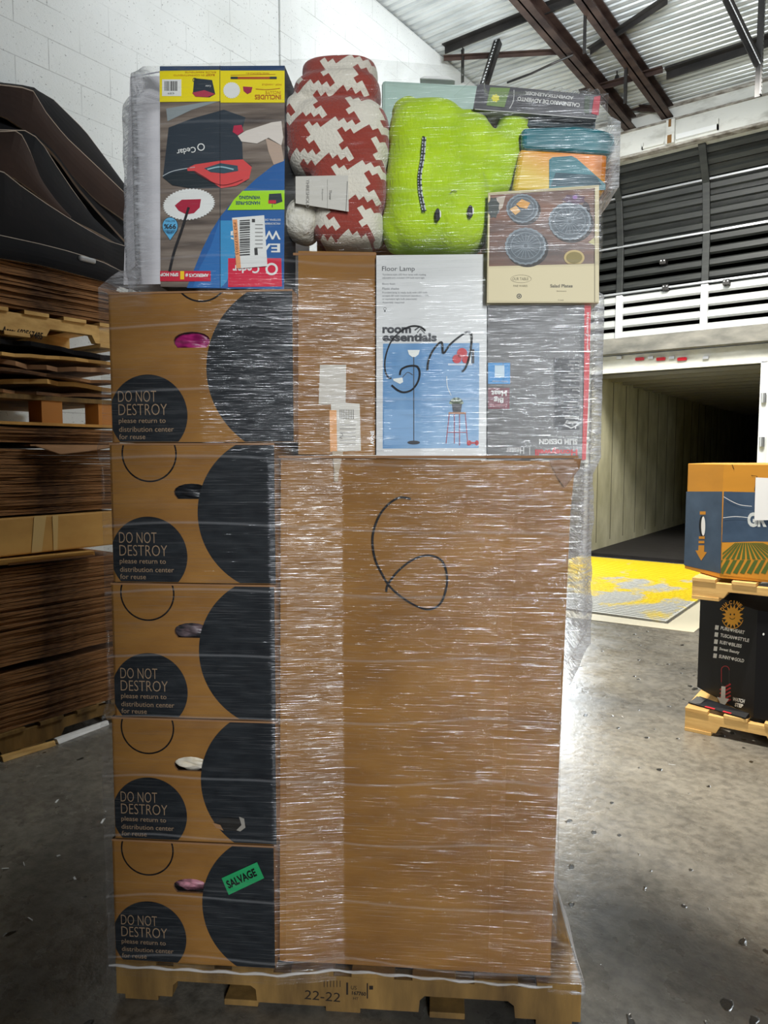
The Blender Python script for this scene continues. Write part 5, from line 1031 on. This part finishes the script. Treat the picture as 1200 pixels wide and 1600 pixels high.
for i, z0_ in enumerate(ZZ):
    row = []
    for k in range(NA):
        a = k * 2 * math.pi / NA; c_, s_ = math.cos(a), math.sin(a); ii = min(i, len(ZS) - 1); r_ = sm_[ii][k]; z = ZS[ii]
        u, v = CU + r_ * c_, CV2 + r_ * s_; zt = ztop(u); zz = min(z, zt)
        if z > zt:   # keep the outline of the top row
            jj = max(0, int((zt - ZS[0]) / .0125)); r_ = sm_[min(jj, len(ZS) - 1)][k]; u, v = CU + r_ * c_, CV2 + r_ * s_
        if s_ < -0.2 and v < .12:
            v += (vfront(u, zz) - v) * ss(.055, .02, v)
        P_ = Vector((u * 3.1, v * 3.1, zz * 22)); d = 0.0022 * mnoise.noise(P_) + 0.0030 * mnoise.noise(Vector((u * 6, v * 6 + 9, zz * 7)))
        fr_ = 0.35 if (s_ < -.2 and v < .05) else 2.6
        dr = max(-.003, d * fr_)
        sc_ = .985 if z0_ == 'in1' else .80 if z0_ == 'in2' else 1; zz += .004 if z0_ == 'in1' else -.004 if z0_ == 'in2' else 0
        vtx = bm.verts.new(invR @ S(CU + (u - CU) * sc_ + dr * c_, CV2 + (v - CV2) * sc_ + dr * s_, zz)); row.append(vtx)
    grid.append(row)
for i in range(len(grid) - 1):
    for k in range(NA):
        k2 = (k + 1) % NA
        try: f = bm.faces.new((grid[i][k], grid[i][k2], grid[i + 1][k2], grid[i + 1][k]))
        except ValueError: continue
        zz = [ZS[min(i, len(ZS) - 1)], ZS[min(i + 1, len(ZS) - 1)]]
        for lp, (uu, vv) in zip(f.loops, ((per[k], zz[0]), (per[k + 1], zz[0]), (per[k + 1], zz[1]), (per[k], zz[1]))): lp[uvl].uv = (uu, vv)
bmesh.ops.remove_doubles(bm, verts=bm.verts, dist=1e-6)
m = bpy.data.materials.new('stretch_film'); n, l = nodes(m); n.remove(n['Principled BSDF']); out = n['Material Output']
def uvmap(sx, sy, rot=0):
    t = n.new('ShaderNodeUVMap'); mp_ = n.new('ShaderNodeMapping'); l.new(t.outputs[0], mp_.inputs[0]); mp_.inputs['Scale'].default_value = (sx, sy, 1); mp_.inputs['Rotation'].default_value = (0, 0, rot); return mp_.outputs[0]
def M(op, a, c=None, d=None):
    k = n.new('ShaderNodeMath'); k.operation = op
    for i, x in enumerate((a, c, d)):
        if x is None: continue
        if isinstance(x, (int, float)): k.inputs[i].default_value = x
        else: l.new(x, k.inputs[i])
    return k.outputs[0]
def rmp(src, a, b_):
    k = n.new('ShaderNodeMapRange'); l.new(src, k.inputs[0]); k.inputs[1].default_value = a; k.inputs[2].default_value = b_; k.interpolation_type = 'SMOOTHSTEP'; return k.outputs[0]
s1 = noisy(n, l, uvmap(6, 420, .03), 1, 2, .6, .12); s2 = noisy(n, l, uvmap(13, 800, -.02), 1, 2, .6, .1); s3 = noisy(n, l, uvmap(2.2, 9), 1, 3, .6, .3); s4 = noisy(n, l, uvmap(3.0, 60, .05), 1, 3, .55, .1)
s5 = noisy(n, l, uvmap(14, 160, .6), 1, 2, .6, .2)   # diagonal strands where the wrap changes level
strand = M('MAXIMUM', rmp(s1, .56, .72), M('MULTIPLY', rmp(s2, .58, .74), .8))
bands = rmp(s3, .38, .66); layer_ = rmp(s4, .52, .68)
uvn = n.new('ShaderNodeUVMap'); spx = n.new('ShaderNodeSeparateXYZ'); l.new(uvn.outputs[0], spx.inputs[0])
lapn = noisy(n, l, uvmap(.8, .4), 1, 2); lp = M('FRACT', M('ADD', M('MULTIPLY', spx.outputs[1], 6.3), M('MULTIPLY', lapn, 1.3)))
lap = M('MULTIPLY', rmp(M('ABSOLUTE', M('SUBTRACT', lp, .5)), .032, .0), .55)
hi_z = rmp(spx.outputs[1], 1.75, 1.95)
diag = M('MULTIPLY', M('MULTIPLY', rmp(s5, .58, .72), hi_z), .3)
white = M('MINIMUM', M('ADD', M('ADD', M('MULTIPLY', strand, M('MULTIPLY_ADD', bands, .42, .10)), lap), M('ADD', diag, M('MULTIPLY', layer_, .09))), 1.0)
bpn = n.new('ShaderNodeBump'); bpn.inputs['Strength'].default_value = .55; bpn.inputs['Distance'].default_value = .0035; l.new(M('ADD', s1, M('ADD', M('MULTIPLY', s4, 1.2), M('MULTIPLY', s5, .3))), bpn.inputs['Height'])
tr_ = n.new('ShaderNodeBsdfTransparent'); tr_.inputs[0].default_value = (.985, .985, .985, 1)
gl = n.new('ShaderNodeBsdfAnisotropic'); gl.inputs['Color'].default_value = (.95, .97, 1, 1); gl.inputs['Roughness'].default_value = .19; gl.inputs['Anisotropy'].default_value = .5; tg = n.new('ShaderNodeTangent'); tg.direction_type = 'UV_MAP'; tg.uv_map = 'UVMap'; l.new(tg.outputs[0], gl.inputs['Tangent']); l.new(bpn.outputs[0], gl.inputs['Normal'])
df = n.new('ShaderNodeBsdfDiffuse'); df.inputs[0].default_value = (.82, .84, .88, 1); tl = n.new('ShaderNodeBsdfTranslucent'); tl.inputs[0].default_value = (.8, .82, .86, 1)
ms = n.new('ShaderNodeMixShader'); ms.inputs[0].default_value = .4; l.new(df.outputs[0], ms.inputs[1]); l.new(tl.outputs[0], ms.inputs[2])
m1 = n.new('ShaderNodeMixShader'); lwt = n.new('ShaderNodeLayerWeight'); lwt.inputs[0].default_value = .5; edge_ = M('MULTIPLY', M('POWER', lwt.outputs['Facing'], 4.0), M('MULTIPLY_ADD', s5, 1.0, .1)); hz = M('MULTIPLY_ADD', hi_z, -.5, 1.0)
tco = n.new('ShaderNodeTexCoord'); spo = n.new('ShaderNodeSeparateXYZ'); l.new(tco.outputs['Object'], spo.inputs[0])
st_ = M('ADD', M('MULTIPLY', rmp(spx.outputs[1], 1.38, 1.44), .024), M('MULTIPLY', rmp(spx.outputs[1], 1.79, 1.82), .014))
side = M('MAXIMUM', rmp(M('SUBTRACT', spo.outputs[0], st_), .566, .585), M('MULTIPLY', rmp(spo.outputs[0], -.428, -.462), hi_z))
side = M('MULTIPLY', side, M('MULTIPLY_ADD', rmp(M('MAXIMUM', s5, s2), .46, .66), .62, .14))
l.new(M('MINIMUM', M('ADD', M('MULTIPLY', M('MULTIPLY', white, .30), hz), M('ADD', side, M('MULTIPLY', edge_, .6))), .88), m1.inputs[0]); l.new(tr_.outputs[0], m1.inputs[1]); l.new(ms.outputs[0], m1.inputs[2])
m2 = n.new('ShaderNodeMixShader'); l.new(M('MULTIPLY', M('MULTIPLY_ADD', strand, .23, .025), hz), m2.inputs[0]); l.new(m1.outputs[0], m2.inputs[1]); l.new(gl.outputs[0], m2.inputs[2])
l.new(m2.outputs[0], out.inputs[0])
o = mesh_obj('stretch_wrap', bm, [m], smooth=True); o.location = S(.6, .5, .09); o.rotation_euler = (0, 0, SA)
tag(o, 'clear stretch wrap with white streaks wound around the whole pallet load', 'stretch wrap')

q = MB(); pts = []; rd = []
for i in range(60):
    u = -0.002 + 1.13 * i / 59; pts.append(S(u, -0.034 + 0.03 * ss(.43, .6, u), 0.121 - 0.012 * ss(.5, 1.1, u) + 0.002 * math.sin(i * 1.3))); rd.append(0.0022 + 0.0018 * abs(math.sin(i * .7)))
q.tube(pts, rd, m, 8); hem = q.build('rolled_hem', o, smooth=True)
hm_ = bpy.data.materials.new('film_rope'); n, l = nodes(hm_); b = n['Principled BSDF']; b.inputs['Base Color'].default_value = (.8, .8, .8, 1); b.inputs['Roughness'].default_value = .25
b.inputs['Alpha'].default_value = .4; hem.data.materials[0] = hm_; tag(hem, 'twisted white film edge')

# labels, tape and fittings sit on the piece that carries them
CARRY = {'shipping_label': 'body', 'marker_scrawl': 'body', 'marker_digit': 'body', 'salvage_sticker': 'body', 'torn_hole': 'body', 'tape': 'body', 'tear': 'body', 'paper_label': 'body',
         'clip': 'rear_frame', 'marker_light': 'rear_frame', 'door_hinge': 'rear_frame', 'splice_plate': 'beam_profile', 'lid_piping': 'lid', 'patch': 'body', 'red_side_strip': 'body', 'paper_band': 'folded_fleece', 'eye': 'plush_body', 'mouth': 'plush_body', 'zipper': 'plush_body'}
for ob in list(bpy.data.objects):
    k = ob.name.split('.')[0]
    if ob.parent is not None and k in CARRY and ob.parent.type == 'EMPTY':
        for sib in ob.parent.children:
            if sib.name.split('.')[0] == CARRY[k]: ob.parent = sib; break
